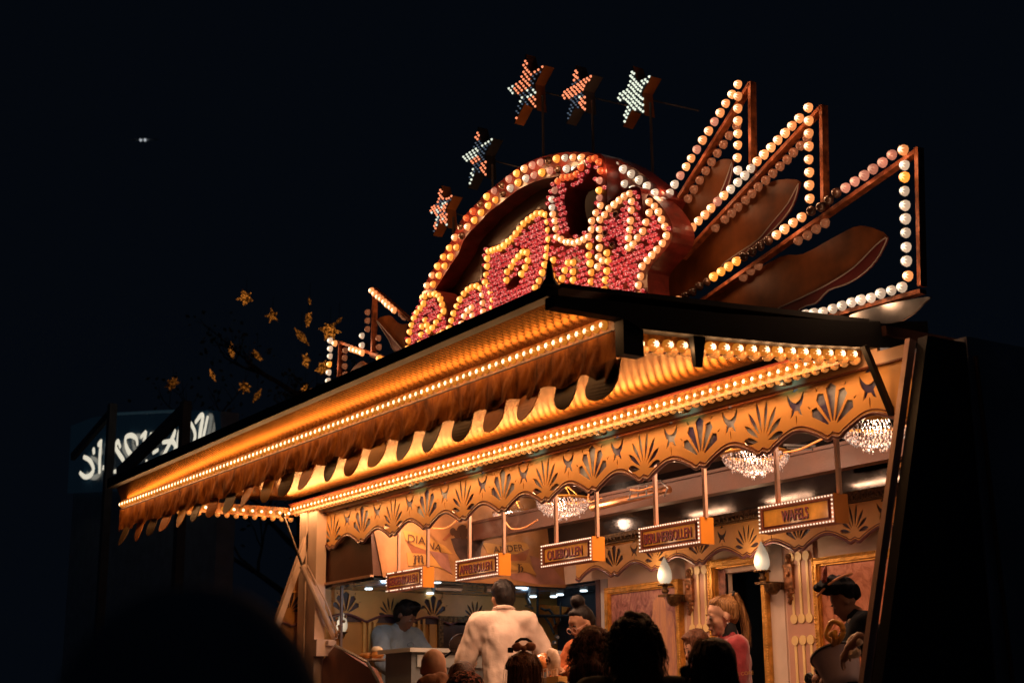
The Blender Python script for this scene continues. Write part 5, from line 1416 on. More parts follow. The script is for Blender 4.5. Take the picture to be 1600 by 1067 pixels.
brush([([(1202,212),(1248,152),(1268,160)], .06), ([(1266,160),(1243,290),(1232,400)], .075), ([(1305,160),(1275,300),(1250,408),(1232,402)], .06)])
# dark lattice masts standing between
YM = .6
mast = thing('lattice_mast', 'black crossed scaffold mast standing in front of the far blue shop sign', 'scaffold', (sh(180,900,YM).x, YM, 0))
def mm(px, py): return on_y(*C7([(px, py)])[0], YM)
for a, b, w_ in (((512,60),(505,1200),.10), ((1122,40),(1105,1200),.12)):
    q = MB(); p = mm(*a); p2 = mm(*b); q.box((p.x-w_/2, YM-.05, 0), (p.x+w_/2, YM+.05, p.z)); q.build('upright', mat('grey_scaffold', (.22,.23,.25), .6), mast)
for a, b, w_ in (((1120,100),(560,650),.17), ((500,130),(180,500),.10)):
    q = MB(); q.bar(mm(*a), mm(*b), .06, w_); q.build('brace', mat('grey_scaffold', (.22,.23,.25)), mast)

# ================================================================== PEOPLE
def orient(pts, base, ang):
    c, s_ = math.cos(ang), math.sin(ang)
    return [Vector((base.x + p[0]*c - p[1]*s_, base.y + p[0]*s_ + p[1]*c, base.z + p[2])) for p in pts]
SC2 = bpy.data.scenes.new('workbench')
class Blob:
    """closed primitives that a voxel remesh grows into one continuous surface; local frame: +x is where the person faces"""
    def __init__(s): s.q = MB()
    def cap(s, a, ra, b, rb, n=12, flat=1.0):
        a = Vector(a); b = Vector(b); d = b - a; L = d.length
        if L < 1e-6: return s
        d /= L; x = d.orthogonal().normalized()
        if abs(d.z) > .5: x = Vector((1,0,0)); x = (x - d*x.dot(d)).normalized()
        y = d.cross(x); rings = []
        for k in range(5): t = PI/2*(1-k/4); rings.append((a - d*ra*math.sin(t), ra*math.cos(t)))
        for k in range(5): t = PI/2*k/4; rings.append((b + d*rb*math.sin(t), rb*math.cos(t)))
        o = len(s.q.v)
        for c, r in rings:
            for k in range(n): w_ = 2*PI*k/n; s.q.v.append(tuple(c + x*(max(r,.0006)*flat*math.cos(w_)) + y*(max(r,.0006)*math.sin(w_))))
        for i in range(len(rings)-1):
            for k in range(n): k2 = (k+1) % n; s.q.f.append((o+i*n+k, o+i*n+k2, o+(i+1)*n+k2, o+(i+1)*n+k))
        s.q.f.append(tuple(range(o+n-1, o-1, -1))); s.q.f.append(tuple(range(o+9*n, o+10*n)))
        return s
    def ell(s, c, r, rot=None, n=16, m=10):
        t = MB().ball((0,0,0), r, n, m); M_ = rot if rot is not None else Matrix.Identity(3)
        o = len(s.q.v); s.q.v += [tuple(Vector(c) + M_ @ Vector(v)) for v in t.v]; s.q.f += [tuple(i+o for i in f) for f in t.f]; return s
    def grow(s, name, m, parent, base, ang, vox, smooth=2, noise_=0.0, nsc=8.0, tf=None):
        me = bpy.data.meshes.new('raw')
        pts = s.q.v if tf is None else [tuple(tf(Vector(p))) for p in s.q.v]
        me.from_pydata(pts, [], s.q.f)
        t = bpy.data.objects.new('tmp', me); SC2.collection.objects.link(t)
        md = t.modifiers.new('r', 'REMESH'); md.mode = 'VOXEL'; md.voxel_size = vox; md.adaptivity = 0
        if smooth: sm = t.modifiers.new('s', 'SMOOTH'); sm.iterations = smooth; sm.factor = .5
        with bpy.context.temp_override(scene=SC2, view_layer=SC2.view_layers[0]): dg = bpy.context.evaluated_depsgraph_get()
        out = bpy.data.meshes.new_from_object(t.evaluated_get(dg)); out.name = name
        bpy.data.objects.remove(t); bpy.data.meshes.remove(me)
        if noise_:
            for v in out.vertices:
                p = v.co; v.co = p + v.normal * noise_ * (noise.noise(Vector((p.x*nsc, p.y*nsc, p.z*nsc*.4))) + .5*noise.noise(Vector((p.x*nsc*2.3, p.y*nsc*2.3, p.z*nsc*1.2))))
        for p in out.polygons: p.use_smooth = True
        out.materials.clear(); out.materials.append(m)
        o = place(name, out, base, parent); o.rotation_euler = (0, 0, ang)
        return o

def head_prims(B, c, s_=1.0, tilt=0.0, yaw=0.0, female=True):
    """skull, jaw, brow, nose, lips, ears round the head centre c (eye height); tilt>0 bows forward"""
    Rt = Euler((0, tilt, yaw)).to_matrix()
    P = lambda x, y, z: Vector(c) + Rt @ (Vector((x, y, z))*s_)
    B.ell(P(-.012,0,.032), (.094*s_,.075*s_,.088*s_), Rt)
    B.ell(P(.030,0,-.022), (.060*s_,.060*s_,.078*s_), Rt)
    B.ell(P(.040,0,-.075), (.042*s_,.040*s_,.036*s_), Rt)
    B.ell(P(.070,0,-.096), (.020*s_,.020*s_,.016*s_), Rt)
    B.ell(P(.062,0,.040), (.022*s_,.050*s_,.032*s_), Rt)
    for y in (-.033,.033):
        B.ell(P(.076,y,.016), (.012*s_,.020*s_,.0075*s_), Rt)
        B.ell(P(.052,y*1.05,-.028), (.022*s_,.022*s_,.026*s_), Rt)
        B.ell(P(.074,y*.95,-.002), (.012*s_,.014*s_,.009*s_), Rt)
    B.cap(P(.084,0,.012), .0075*s_, P(.104,0,-.028), .0090*s_)
    for y in (-.010,.010): B.ell(P(.094,y,-.033), (.009*s_,.007*s_,.006*s_), Rt)
    B.ell(P(.086,0,-.058), (.012*s_,.022*s_,.0062*s_), Rt); B.ell(P(.083,0,-.068), (.012*s_,.019*s_,.0065*s_), Rt)
    for y in (-1, 1): 
        B.ell(P(-.005,y*.077,-.010), (.018*s_,.007*s_,.030*s_), Rt); B.ell(P(.001,y*.080,-.012), (.012*s_,.009*s_,.020*s_), Rt)
    return P, Rt
def hand_prims(B, w_, d, side, s_=1.0, curl=.6):
    d = Vector(d).normalized(); up = Vector((0,0,1)); x = d.cross(up)
    if x.length < .1: x = Vector((0,1,0))
    x.normalize(); n_ = x.cross(d).normalized(); w_ = Vector(w_)
    B.cap(w_, .024*s_, w_ + d*.07*s_, .032*s_, flat=1.0)
    for k, (off, L) in enumerate(((-.027,.060),(-.009,.072),(.009,.068),(.027,.054))):
        p = w_ + d*.085*s_ + x*off*s_; a = p + (d*math.cos(curl) - n_*math.sin(curl))*L*.5*s_; b = a + (d*math.cos(curl*2) - n_*math.sin(curl*2))*L*.5*s_
        B.cap(p, .0095*s_, a, .0088*s_, 8); B.cap(a, .0088*s_, b, .0075*s_, 8)
    p = w_ + d*.03*s_ + x*side*.028*s_; a = p + (d*.6 + x*side*.7 - n_*.3).normalized()*.04*s_; B.cap(p, .012*s_, a, .010*s_, 8); B.cap(a, .010*s_, a + (d*.8 - n_*.5)*.03*s_, .0085*s_, 8)

def skeleton(H, lean=0.0, arms=None, width=1.0, headfwd=.0, step=.0, nl=.085):
    k = H/1.72
    j = {}
    j['pel'] = Vector((0,0,.93*k)); L = Vector((math.sin(lean),0,math.cos(lean)))
    j['waist'] = j['pel'] + L*.16*k; j['chest'] = j['pel'] + L*.38*k; j['neck'] = j['pel'] + L*.56*k; 
    j['head'] = j['neck'] + Vector((math.sin(lean*1.2+headfwd), 0, math.cos(lean*1.2+headfwd)))*nl*k
    for sd, y in (('l', 1), ('r', -1)):
        j['sh'+sd] = j['pel'] + L*.49*k + Vector((0, y*.165*width*k, 0))
        j['hip'+sd] = j['pel'] + Vector((0, y*.09*k, -.02)); j['knee'+sd] = Vector((.02+step*y, y*.10*k, .50*k)); j['ank'+sd] = Vector((-.02+step*y*1.5, y*.11*k, .08*k))
        a = (arms or {}).get(sd, ((.02, y*.06, -.28), (.10, y*.02, -.22)))
        j['elb'+sd] = j['sh'+sd] + Vector(a[0])*k; j['wr'+sd] = j['elb'+sd] + Vector(a[1])*k
    return j, k
def person(label, px, ptop, y, H, face, skin, top_m, hair_m, lean=0.0, arms=None, width=1.0, headfwd=.15, tilt=.1, yaw=0.0, vox=.011, floor=None, hair='short', trousers=None, hands=(), coat=0.0, detail=True, female=False, bulk=1.0, collar=None, sleeve=1.0, group=None, topz=None, nl=.075):
    """stands so that the crown of the head is at pixel (px, ptop) when its head is in the plane y"""
    top = on_y(px, ptop, y)
    if not detail: vox = max(vox, .017)
    j, k = skeleton(H, lean, arms, width, headfwd, 0, nl)
    ang = R(face)
    hc = j['head'] + Vector((.02*k,0,.045*k)); 
    crown = hc + Vector((0,0,.125*k))
    off = Vector((crown.x*math.cos(ang), crown.x*math.sin(ang), 0))
    zf = top.z - crown.z
    base = Vector((top.x-off.x, top.y-off.y, zf))
    t = thing('person', label, 'person', base)
    if group: t['group'] = group
    B = Blob()
    P, Rt = head_prims(B, hc, k*1.0, tilt, yaw, female)
    B.cap(j['neck']-Vector((0,0,.02)), .058*k, hc - Vector((.015,0,.06*k)), .050*k)
    B.cap(j['pel'], .12*k, j['waist'], .11*k, flat=.8); B.cap(j['waist'], .11*k, j['chest'], .13*k, flat=.75)
    B.cap(j['shl'], .055*k, j['shr'], .055*k); B.cap(j['chest'], .12*k, j['neck'], .06*k, flat=.8)
    for sd, y_ in (('l',1),('r',-1)):
        B.cap(j['sh'+sd], .052*k, j['elb'+sd], .042*k); B.cap(j['elb'+sd], .040*k, j['wr'+sd], .026*k)
        hand_prims(B, j['wr'+sd], j['wr'+sd]-j['elb'+sd], -y_, k)
        B.cap(j['hip'+sd], .085*k, j['knee'+sd], .058*k); B.cap(j['knee'+sd], .055*k, j['ank'+sd], .036*k)
        B.cap(j['ank'+sd]-Vector((.03,0,.03)), .036*k, j['ank'+sd]+Vector((.15,0,-.045)), .03*k)
    B.grow('body', skin, t, base, ang, vox)
    # garment
    G_ = Blob(); g = .014*bulk
    G_.cap(j['pel']-Vector((0,0,coat)), .125*k+g*2, j['waist'], .118*k+g*1.5, flat=.82); G_.cap(j['waist'], .118*k+g*1.5, j['chest'], .137*k+g, flat=.8)
    G_.cap(j['shl'], .058*k+g, j['shr'], .058*k+g); G_.cap(j['chest'], .125*k+g, j['neck']-Vector((0,0,.035)), .065*k+g, flat=.85)
    for sd in 'lr':
        w_ = j['elb'+sd].lerp(j['wr'+sd], .93*sleeve)
        G_.cap(j['sh'+sd], .060*k+g, j['elb'+sd], .050*k+g); G_.cap(j['elb'+sd], .049*k+g, w_, .036*k+g)
    if collar: G_.cap(j['neck']-Vector((0,0,.02)), .064*k, j['neck']+Vector((.006,0,collar)), .058*k)
    G_.grow('jacket', top_m, t, base, ang, max(.014, vox), noise_=.016, nsc=13)
    T = Blob()
    for sd in 'lr': T.cap(j['hip'+sd], .105*k, j['knee'+sd], .075*k); T.cap(j['knee'+sd], .074*k, j['ank'+sd]+Vector((0,0,.03)), .055*k)
    T.cap(j['pel']-Vector((0,0,.02)), .128*k, j['pel']+Vector((0,0,.03)), .125*k, flat=.8)
    T.grow('trousers', trousers or M_black_cloth, t, base, ang, .035, noise_=.008)
    S_w = Blob()
    for sd in 'lr': S_w.cap(j['ank'+sd]-Vector((.04,0,.035)), .045*k, j['ank'+sd]+Vector((.15,0,-.045)), .038*k)
    S_w.grow('shoes', M_black_cloth, t, base, ang, .018)
    # rest the soles on something real: report floor
    W_ = lambda p: Vector((base.x + p.x*math.cos(ang) - p.y*math.sin(ang), base.y + p.x*math.sin(ang) + p.y*math.cos(ang), base.z + p.z))
    if detail:
        for y_ in (-.031,.031):
            e = Blob().ell(P(.078,y_,.003), (.0105*k,.0125*k,.010*k)); me = e.q
            o = MB(); o.v = [tuple(W_(Vector(v))) for v in me.v]; o.f = me.f; eye = o.build('eye', M_eye, t, smooth=True)
            o = MB(); o.tube([W_(P(.0865,y_-.014,-.001)), W_(P(.092,y_,-.0045)), W_(P(.0865,y_+.014,-.001))], .0028*k, 5); o.build('eyelashes', M_ink, t)
            o = MB(); o.tube([W_(P(.083,y_-.018,.022)), W_(P(.091,y_,.029)), W_(P(.084,y_+.018,.023))], .0032*k, 5); o.build('eyebrow', hair_m, t)
        o = MB(); o.tube([W_(P(.088,-.018,-.063)), W_(P(.0985,0,-.063)), W_(P(.088,.018,-.063))], .0035*k, 6); o.build('mouth', mat('lip', (.33,.09,.07), .4), t)
    return t, j, k, P, Rt, W_, base, ang
M_black_cloth = mat('black_cloth', (.012,.013,.016), .85, var=.3, scale=10)
M_eye = mat('eye_white', (.30,.24,.2), .2, var=0)
def skinm(name, c): 
    m = mat(name, c, .62, spec=.3, var=.08, scale=9, bump=.05, bscale=120); b = m.node_tree.nodes['Principled BSDF']; b.inputs['Subsurface Weight'].default_value = .05; b.inputs['Subsurface Radius'].default_value = (.02,.008,.004); b.inputs['Subsurface Scale'].default_value = .5; return m
SK_light = skinm('fair_skin', (.58,.33,.22)); SK_tan = skinm('tan_skin', (.42,.22,.13)); SK_dark = skinm('brown_skin', (.22,.11,.07))
def hairm(name, c, c2):
    m = mat(name, c, .55, var=0, spec=.25); nt = m.node_tree; n = nt.nodes; L = nt.links; b = n['Principled BSDF']
    tc = n.new('ShaderNodeTexCoord'); mp_ = n.new('ShaderNodeMapping'); mp_.inputs['Scale'].default_value = (170,170,6); L.new(tc.outputs['Object'], mp_.inputs['Vector'])
    nz = n.new('ShaderNodeTexNoise'); nz.inputs['Scale'].default_value = 1; nz.inputs['Detail'].default_value = 4; L.new(mp_.outputs[0], nz.inputs['Vector'])
    cr = n.new('ShaderNodeValToRGB'); e = cr.color_ramp.elements; e[0].position = .35; e[1].position = .68; e[0].color = (*c,1); e[1].color = (*c2,1); L.new(nz.outputs['Fac'], cr.inputs['Fac']); L.new(cr.outputs['Color'], b.inputs['Base Color'])
    bp = n.new('ShaderNodeBump'); bp.inputs['Strength'].default_value = .7; bp.inputs['Distance'].default_value = .006; L.new(nz.outputs['Fac'], bp.inputs['Height']); L.new(bp.outputs[0], b.inputs['Normal']); return m
H_black = hairm('black_hair', (.004,.003,.003), (.015,.010,.009)); H_brown = hairm('brown_hair', (.05,.02,.012), (.22,.09,.045)); H_blond = hairm('blond_hair', (.13,.055,.018), (.46,.24,.085)); H_dbrown = hairm('dark_brown_hair', (.02,.010,.008), (.13,.06,.042))
def strands(t, m, W_, roots, n, wid=.0022, seed=0, name='hair_strands'):
    """roots: list of polylines (local); n strands jittered round them, 3-sided"""
    rnd = random.Random(seed); q = MB()
    for k in range(n):
        ln = rnd.choice(roots); j_ = Vector((rnd.gauss(0,1), rnd.gauss(0,1), rnd.gauss(0,1)))
        pts = [W_(Vector(p) + j_*sp*(1+.4*rnd.random())) for p, sp in ln]
        q.tube(pts, [wid*(1-.8*i/(len(pts)-1)) for i in range(len(pts))], 3, cap=False)
    return q.build(name, m, t, kind='stuff')
def cap_hair(P, k, B, s_=1.0, back=.0, low=.0, front=.055):
    B.ell(P(-.020,0,.045), (.096*k*s_,.083*k*s_,.086*k*s_)); B.ell(P(-.045-back,0,.0-low), (.066*k*s_,.074*k*s_,.080*k*s_))
    B.ell(P(front-.02,0,.092), (.05*k,.06*k,.03*k))

# ---- worker in a pale blue shirt (far end, leaning over the counter)
M_blue = mat('pale_blue_shirt', (.30,.38,.44), .8, var=.1, scale=12, bump=.15)
t, j, k, P, Rt, W_, base, ang = person('worker in a pale blue polo shirt bending over the far end of the counter', 634, 938, .75, 1.72, 10, SK_dark, M_blue, H_black, lean=.35, headfwd=.45, tilt=.65, yaw=.3,
    arms={'l': ((.16,.05,-.24),(.20,-.04,-.14)), 'r': ((.14,-.10,-.24),(.22,.06,-.12))}, trousers=M_black_cloth, width=1.1, bulk=1.5)
B = Blob(); cap_hair(P, k, B, 1.08); B.ell(P(.02,0,.10), (.07*k,.07*k,.04*k)); B.grow('hair', H_black, t, base, ang, .011, noise_=.012, nsc=30)
q = MB(); q.tube([W_(P(.0,-.06,-.14)), W_(P(.055,-.03,-.155)), W_(P(.07,.0,-.185)), W_(P(.055,.03,-.155)), W_(P(0,.06,-.14))], .011, 6); q.build('collar', M_blue, t)
q = MB(); 
for a_ in range(12): 
    w0 = a_*PI/6; w1 = (a_+1)*PI/6; c_ = j['chest'] + Vector((.155,.045,.02)); q.tube([W_(c_ + Vector((0,.035*math.cos(w0),.02*math.sin(w0)))), W_(c_ + Vector((0,.035*math.cos(w1),.02*math.sin(w1))))], .0018, 4)
q.build('shirt_logo', mat('shirt_print', (.10,.12,.16), .6), t)

# ---- man in the white work coat, back to the camera
M_coat = mat('white_work_coat', (.74,.58,.48), .85, var=.07, scale=5, bump=.9, bscale=9)
t, j, k, P, Rt, W_, base, ang = person('dark haired man in a cream white work coat, back to the camera', 786, 907, .55, 1.84, 152, SK_tan, M_coat, H_black, lean=.10, headfwd=.18, tilt=.25, yaw=.25,
    arms={'l': ((.06,.10,-.26),(.24,-.05,.0)), 'r': ((.02,-.13,-.26),(.22,.02,-.02))}, width=1.0, coat=.14, bulk=1.5, detail=False, nl=.045)
B = Blob(); cap_hair(P, k, B, 1.04, low=.0); B.grow('hair', H_black, t, base, ang, .011, noise_=.008, nsc=30)
q = MB(); q.tube([W_(j['neck'] + Vector((.07*math.cos(a_*PI/5)-.0, .075*math.sin(a_*PI/5), .012-.02*math.cos(a_*PI/5)))) for a_ in range(11)], .014, 6); q.build('collar', M_coat, t)

# ---- woman with glasses, orange sweater
M_swe = mat('rust_orange_sweater', (.48,.12,.03), .85, var=.12, scale=20, bump=.3)
t, j, k, P, Rt, W_, base, ang = person('woman with clear glasses, black hair bun and rust orange sweater', 908, 947, .55, 1.62, -84, SK_tan, M_swe, H_black, lean=.12, headfwd=.35, tilt=.50, yaw=-.1, female=True, vox=.0085,
    arms={'l': ((.14,.03,-.22),(.20,-.05,.05)), 'r': ((.12,-.06,-.24),(.20,.09,-.02))}, bulk=1.4)
B = Blob(); B.ell(P(-.030,0,.045), (.090*k,.082*k,.082*k)); B.ell(P(-.055,0,.0), (.060*k,.074*k,.075*k)); B.ell(P(.01,0,.085), (.050*k,.062*k,.032*k)); B.ell(P(-.05,.0,.155), (.055*k,.055*k,.05*k)); B.grow('hair', H_black, t, base, ang, .010, noise_=.004, nsc=40)
q = MB()
for y_ in (-.033,.033):
    c_ = [(P(.101, y_+.027*math.cos(a_*PI/8), -.004+.023*math.sin(a_*PI/8))) for a_ in range(17)]; q.tube([W_(p) for p in c_], .0022, 5)
    q.tube([W_(P(.098, y_*1.8, .004)), W_(P(.0, y_*2.5, .004))], .002, 5)
q.tube([W_(P(.103,-.008,.0)), W_(P(.106,0,.003)), W_(P(.103,.008,.0))], .002, 5); q.build('glasses', mat('clear_pink_acetate', (.65,.40,.32), .15, coat=1), t)
q = MB(); q.tube([W_(j['neck'] + Vector((.075*math.cos(a_*PI/5)+.01, .07*math.sin(a_*PI/5), .004-.03*math.cos(a_*PI/5)))) for a_ in range(11)], .013, 6); q.build('shirt_collar', M_pale, t)
# the printed paper bag she holds, and a gingham carrier bag
def smudge(cx, cy, y, sx, sz, name, m, parent, n_=9, amp=.15, seed=1, dy=.0):
    rnd = random.Random(seed); c = on_y(cx, cy, y)
    pts = [(c.x + sx*math.cos(2*PI*i/n_)*(1+rnd.uniform(-amp,amp)), c.z + sz*math.sin(2*PI*i/n_)*(1+rnd.uniform(-amp,amp))) for i in range(n_)]
    return sheet(bez(pts, 3), [], y+dy, .006, name, m, parent)
bgp = on_y(866, 1050, .18)
pb_ = thing('paper_bag', 'white paper bag with a brown printed badge, held by the woman in glasses', 'paper bag', bgp)
M_paper = mat('white_paper', (.72,.52,.40), .7, var=.06, bump=.2)
B = Blob(); c = on_y(865, 1033, .18)
B.ell((0,0,0), (.075,.03,.085)); B.ell((.01,0,-.06), (.04,.02,.05)); B.ell((-.03,0,.06), (.045,.02,.03)); B.grow('bag', M_paper, pb_, c, 0, .012, noise_=.006, nsc=18)
rnd = random.Random(8); q = MB()
for i in range(13): a_ = rnd.uniform(0, 2*PI); r_ = .028*math.sqrt(rnd.random()); q.ball((c.x-.018+r_*math.cos(a_), c.y-.030, c.z-.0+r_*math.sin(a_)), (.008,.003,.008), 7, 4)
q.build('printed_badge', mat('brown_print', (.13,.04,.02), .6), pb_)
gb = thing('gingham_bag', 'small orange checked carrier bag with a loop handle below the white paper bag', 'carrier bag', on_y(868, 1067, .12))
c = on_y(866, 1075, .12)
m = mat('gingham', (.75,.38,.08), .7, var=0); nt = m.node_tree; n = nt.nodes; tc = n.new('ShaderNodeTexCoord'); ck = n.new('ShaderNodeTexBrick'); ck.offset = 0; ck.inputs['Scale'].default_value = 40; ck.inputs['Color1'].default_value = (.78,.42,.10,1); ck.inputs['Color2'].default_value = (.8,.45,.12,1); ck.inputs['Mortar'].default_value = (.85,.65,.35,1); ck.inputs['Mortar Size'].default_value = .03; ck.inputs['Row Height'].default_value = .5; ck.inputs['Brick Width'].default_value = .5
mp_ = n.new('ShaderNodeMapping'); mp_.inputs['Rotation'].default_value = (PI/2,0,0); nt.links.new(tc.outputs['Object'], mp_.inputs[0]); nt.links.new(mp_.outputs[0], ck.inputs['Vector']); nt.links.new(ck.outputs['Color'], n['Principled BSDF'].inputs['Base Color'])
q = MB(); q.box((c.x-.04, .09, c.z-.12), (c.x+.09, .16, c.z+.075)); q.build('bag', m, gb)
q = MB(); q.box((c.x-.14, .095, c.z-.12), (c.x-.042, .155, c.z+.07)); q.build('bag_panel', M_paper, gb)
q = MB(); q.tube([(c.x-.13,.12,c.z+.06),(c.x-.125,.12,c.z+.12),(c.x-.08,.12,c.z+.125),(c.x-.075,.12,c.z+.06)], .007, 6); q.build('loop_handle', M_paper, gb); q = MB(); q.tube([(c.x-.02,.12,c.z+.06),(c.x-.015,.12,c.z+.115),(c.x+.03,.12,c.z+.12),(c.x+.035,.12,c.z+.06)], .007, 6); q.build('loop_handle', M_paper, gb)
# a round sugared bun in a hand
ob = thing('sugared_bun', 'big round orange glazed bun beside the white paper bag', 'bun', on_y(848, 1040, .3))
B = Blob(); B.ell((0,0,0), (.075,.06,.065)); B.grow('bun', mat('glazed_bun', (.62,.22,.06), .4, var=.4, scale=22, coat=.5, bump=.4), ob, on_y(847, 1034, .3), 0, .012, noise_=.012, nsc=20)

# ---- ponytailed woman in the red fleece
M_red = mat('raspberry_fleece', (.30,.02,.028), .9, var=.1, scale=30, bump=.3, sheen=.5)
t, j, k, P, Rt, W_, base, ang = person('ponytailed blond woman in a raspberry red fleece facing left beside the dark doorway', 1127, 931, .62, 1.68, 244, SK_light, M_red, H_blond, lean=.03, headfwd=.22, tilt=.16, yaw=0, female=True, vox=.008,
    arms={'l': ((.03,.05,-.27),(.20,-.05,-.08)), 'r': ((.02,-.06,-.27),(.20,.04,-.10))}, bulk=1.3, collar=.03)
B = Blob(); B.ell(P(-.026,0,.043), (.092*k,.0815*k,.084*k)); B.ell(P(-.055,0,.005), (.055*k,.070*k,.068*k)); B.ell(P(.02,0,.090), (.045*k,.058*k,.030*k)); B.ell(P(-.075,0,.105), (.028*k,.03*k,.028*k))
B.grow('hair', H_blond, t, base, ang, .008, noise_=.004, nsc=60)
tail = [P(-.080,0,.115), P(-.110,0,.118), P(-.128,0,.06), P(-.136,.0,-.03), P(-.135,.0,-.11), P(-.115,.02,-.18), P(-.07,.05,-.23)]
B = Blob(); rr = [.014,.018,.020,.020,.018,.013,.007]
for a_, b_, r0, r1_ in zip(tail, tail[1:], rr, rr[1:]): B.cap(a_, r0*k, b_, r1_*k)
B.grow('ponytail', H_blond, t, base, ang, .008, noise_=.008, nsc=50)
strands(t, H_blond, W_, [[(p, .004+.007*min(1, i/3)) for i, p in enumerate(tail)]], 90, .0014, 3, 'loose_hair')
strands(t, H_blond, W_, [[(P(.055,y_,.085),.004),(P(.0,y_*1.2,.120),.004),(P(-.07,y_*.4,.118),.004)] for y_ in (-.06,-.03,0,.03,.06)], 90, .0013, 4, 'combed_hair')
q = MB(); q.tube([W_(P(-.085+.02*math.cos(a_*PI/4), .022*math.sin(a_*PI/4), .118-.02*math.cos(a_*PI/4))) for a_ in range(9)], .007, 6); q.build('hair_tie', M_black_cloth, t)
q = MB(); q.ball(tuple(W_(P(.0, .088, -.048))), .006, 8, 6); q.ball(tuple(W_(P(.0, -.088, -.048))), .006, 8, 6); q.build('earring', M_steel, t)
B = Blob(); B.cap(j['neck']+Vector((0,0,-.01)), .062*k, j['neck']+Vector((.008,0,.045)), .057*k); B.grow('roll_neck', M_black_cloth, t, base, ang, .011)
arm = W_(j['shl'].lerp(j['elbl'], .62) + Vector((0,.082,0)))
o = put_text('sleeve_lettering', 'ISING CORE', .15, .020, arm, mat('yellow_print', (.75,.38,.10), .6), t, extrude=.002); o.rotation_euler = (0, R(-6), R(50))

# ---- pink sweater colleague, half hidden
M_pink = mat('pink_sweater', (.60,.26,.27), .9, var=.1, scale=18, bump=.3)
t, j, k, P, Rt, W_, base, ang = person('brown curly haired woman in a pink sweater half hidden behind the ponytailed one', 1088, 984, 1.0, 1.52, 250, SK_light, M_pink, H_brown, lean=.10, headfwd=.3, tilt=.4, female=True,
    arms={'l': ((.10,.05,-.24),(.18,.0,-.10)), 'r': ((.08,-.10,-.24),(.18,-.02,-.12))}, bulk=1.4)
B = Blob(); cap_hair(P, k, B, 1.06, low=.02); B.grow('hair', H_brown, t, base, ang, .011, noise_=.012, nsc=30)
strands(t, H_brown, W_, [[(P(.02,y_,.07),.01),(P(.04,y_*1.3,.0),.012),(P(.05,y_*1.35,-.06),.014),(P(.03,y_*1.3,-.13),.016)] for y_ in (-.075,.075)], 120, .002, 9, 'curls')

# ================================================================== customers in front of the stall
M_brownc = mat('brown_anorak', (.28,.12,.06), .75, var=.15, scale=8, bump=.25)
t, j, k, P, Rt, W_, base, ang = person('bald man in a brown hooded anorak standing at the counter', 677, 1012, -.65, 1.80, 168, SK_light, M_brownc, H_brown, lean=.22, headfwd=.25, tilt=.15, detail=False, bulk=2.5, width=1.1)
B = Blob()
for a_ in range(9): w0 = -1.9+a_*.475; B.cap(j['neck']+Vector((-.06-.05*math.cos(w0), .14*math.sin(w0)*.8, .03+.02*math.cos(w0))), .036, j['neck']+Vector((-.06-.05*math.cos(w0+.475), .14*math.sin(w0+.475)*.8, .03+.02*math.cos(w0+.475))), .036)
B.cap(j['neck']+Vector((-.10,0,.04)), .06, j['neck']+Vector((-.17,0,-.08)), .06)
B.grow('hood', M_brownc, t, base, ang, .012, noise_=.012, nsc=16)
t, j, k, P, Rt, W_, base, ang = person('dark brown haired child right of the bald man, only the crown showing', 722, 1036, -.55, 1.62, 150, SK_light, M_black_cloth, H_dbrown, detail=False, vox=.015)
B = Blob(); cap_hair(P, k, B, 1.12, low=.03); B.grow('hair', H_dbrown, t, base, ang, .012, noise_=.01, nsc=30)
t, j, k, P, Rt, W_, base, ang = person('person in a speckled pink and black knitted hat at the bottom edge', 727, 1055, -1.1, 1.66, 150, SK_light, M_black_cloth, H_dbrown, detail=False, vox=.015)
m = mat('speckled_knit', (.3,.1,.1), .95, var=0, bump=0); nt = m.node_tree; n = nt.nodes; tc = n.new('ShaderNodeTexCoord'); vo = n.new('ShaderNodeTexVoronoi'); vo.inputs['Scale'].default_value = 75; nt.links.new(tc.outputs['Object'], vo.inputs['Vector']); cr = n.new('ShaderNodeValToRGB'); cr.color_ramp.interpolation = 'CONSTANT'; e = cr.color_ramp.elements; e[0].color = (.02,.012,.015,1); e[1].position = .5; e[1].color = (.42,.17,.15,1); nt.links.new(vo.outputs['Color'], cr.inputs['Fac']); nt.links.new(cr.outputs['Color'], n['Principled BSDF'].inputs['Base Color']); bp = n.new('ShaderNodeBump'); bp.inputs['Distance'].default_value = .01; nt.links.new(vo.outputs['Distance'], bp.inputs['Height']); nt.links.new(bp.outputs[0], n['Principled BSDF'].inputs['Normal'])
B = Blob(); B.ell(P(-.01,0,.05), (.125*k,.115*k,.105*k)); B.grow('knitted_hat', m, t, base, ang, .012, noise_=.006, nsc=40)
t, j, k, P, Rt, W_, base, ang = person('girl with long brown hair, black headband and a copper hair bow', 818, 1021, -.75, 1.66, 150, SK_light, M_black_cloth, H_brown, detail=False, vox=.012)
B = Blob(); cap_hair(P, k, B, 1.08, low=.04); B.cap(P(-.05,0,0), .08*k, P(-.06,0,-.30), .085*k); B.grow('hair', H_brown, t, base, ang, .011, noise_=.012, nsc=30)
strands(t, H_brown, W_, [[(P(-.05,y_,.10),.006),(P(-.115,y_*1.4,.04),.006),(P(-.125,y_*1.5,-.10),.008),(P(-.13,y_*1.5,-.32),.012)] for y_ in (-.06,-.04,-.02,0,.02,.04,.06)], 320, .0019, 6)
q = MB(); q.tube([W_(P(-.02+.0*a_, .098*math.cos(PI*a_/12), .055+.088*math.sin(PI*a_/12)-.02)) for a_ in range(13)], .012, 6); q.build('headband', M_black_cloth, t)
M_bow = mat('copper_satin', (.50,.18,.09), .35, var=.2, sheen=.5); bc = P(-.06,0,.150)
B = Blob(); 
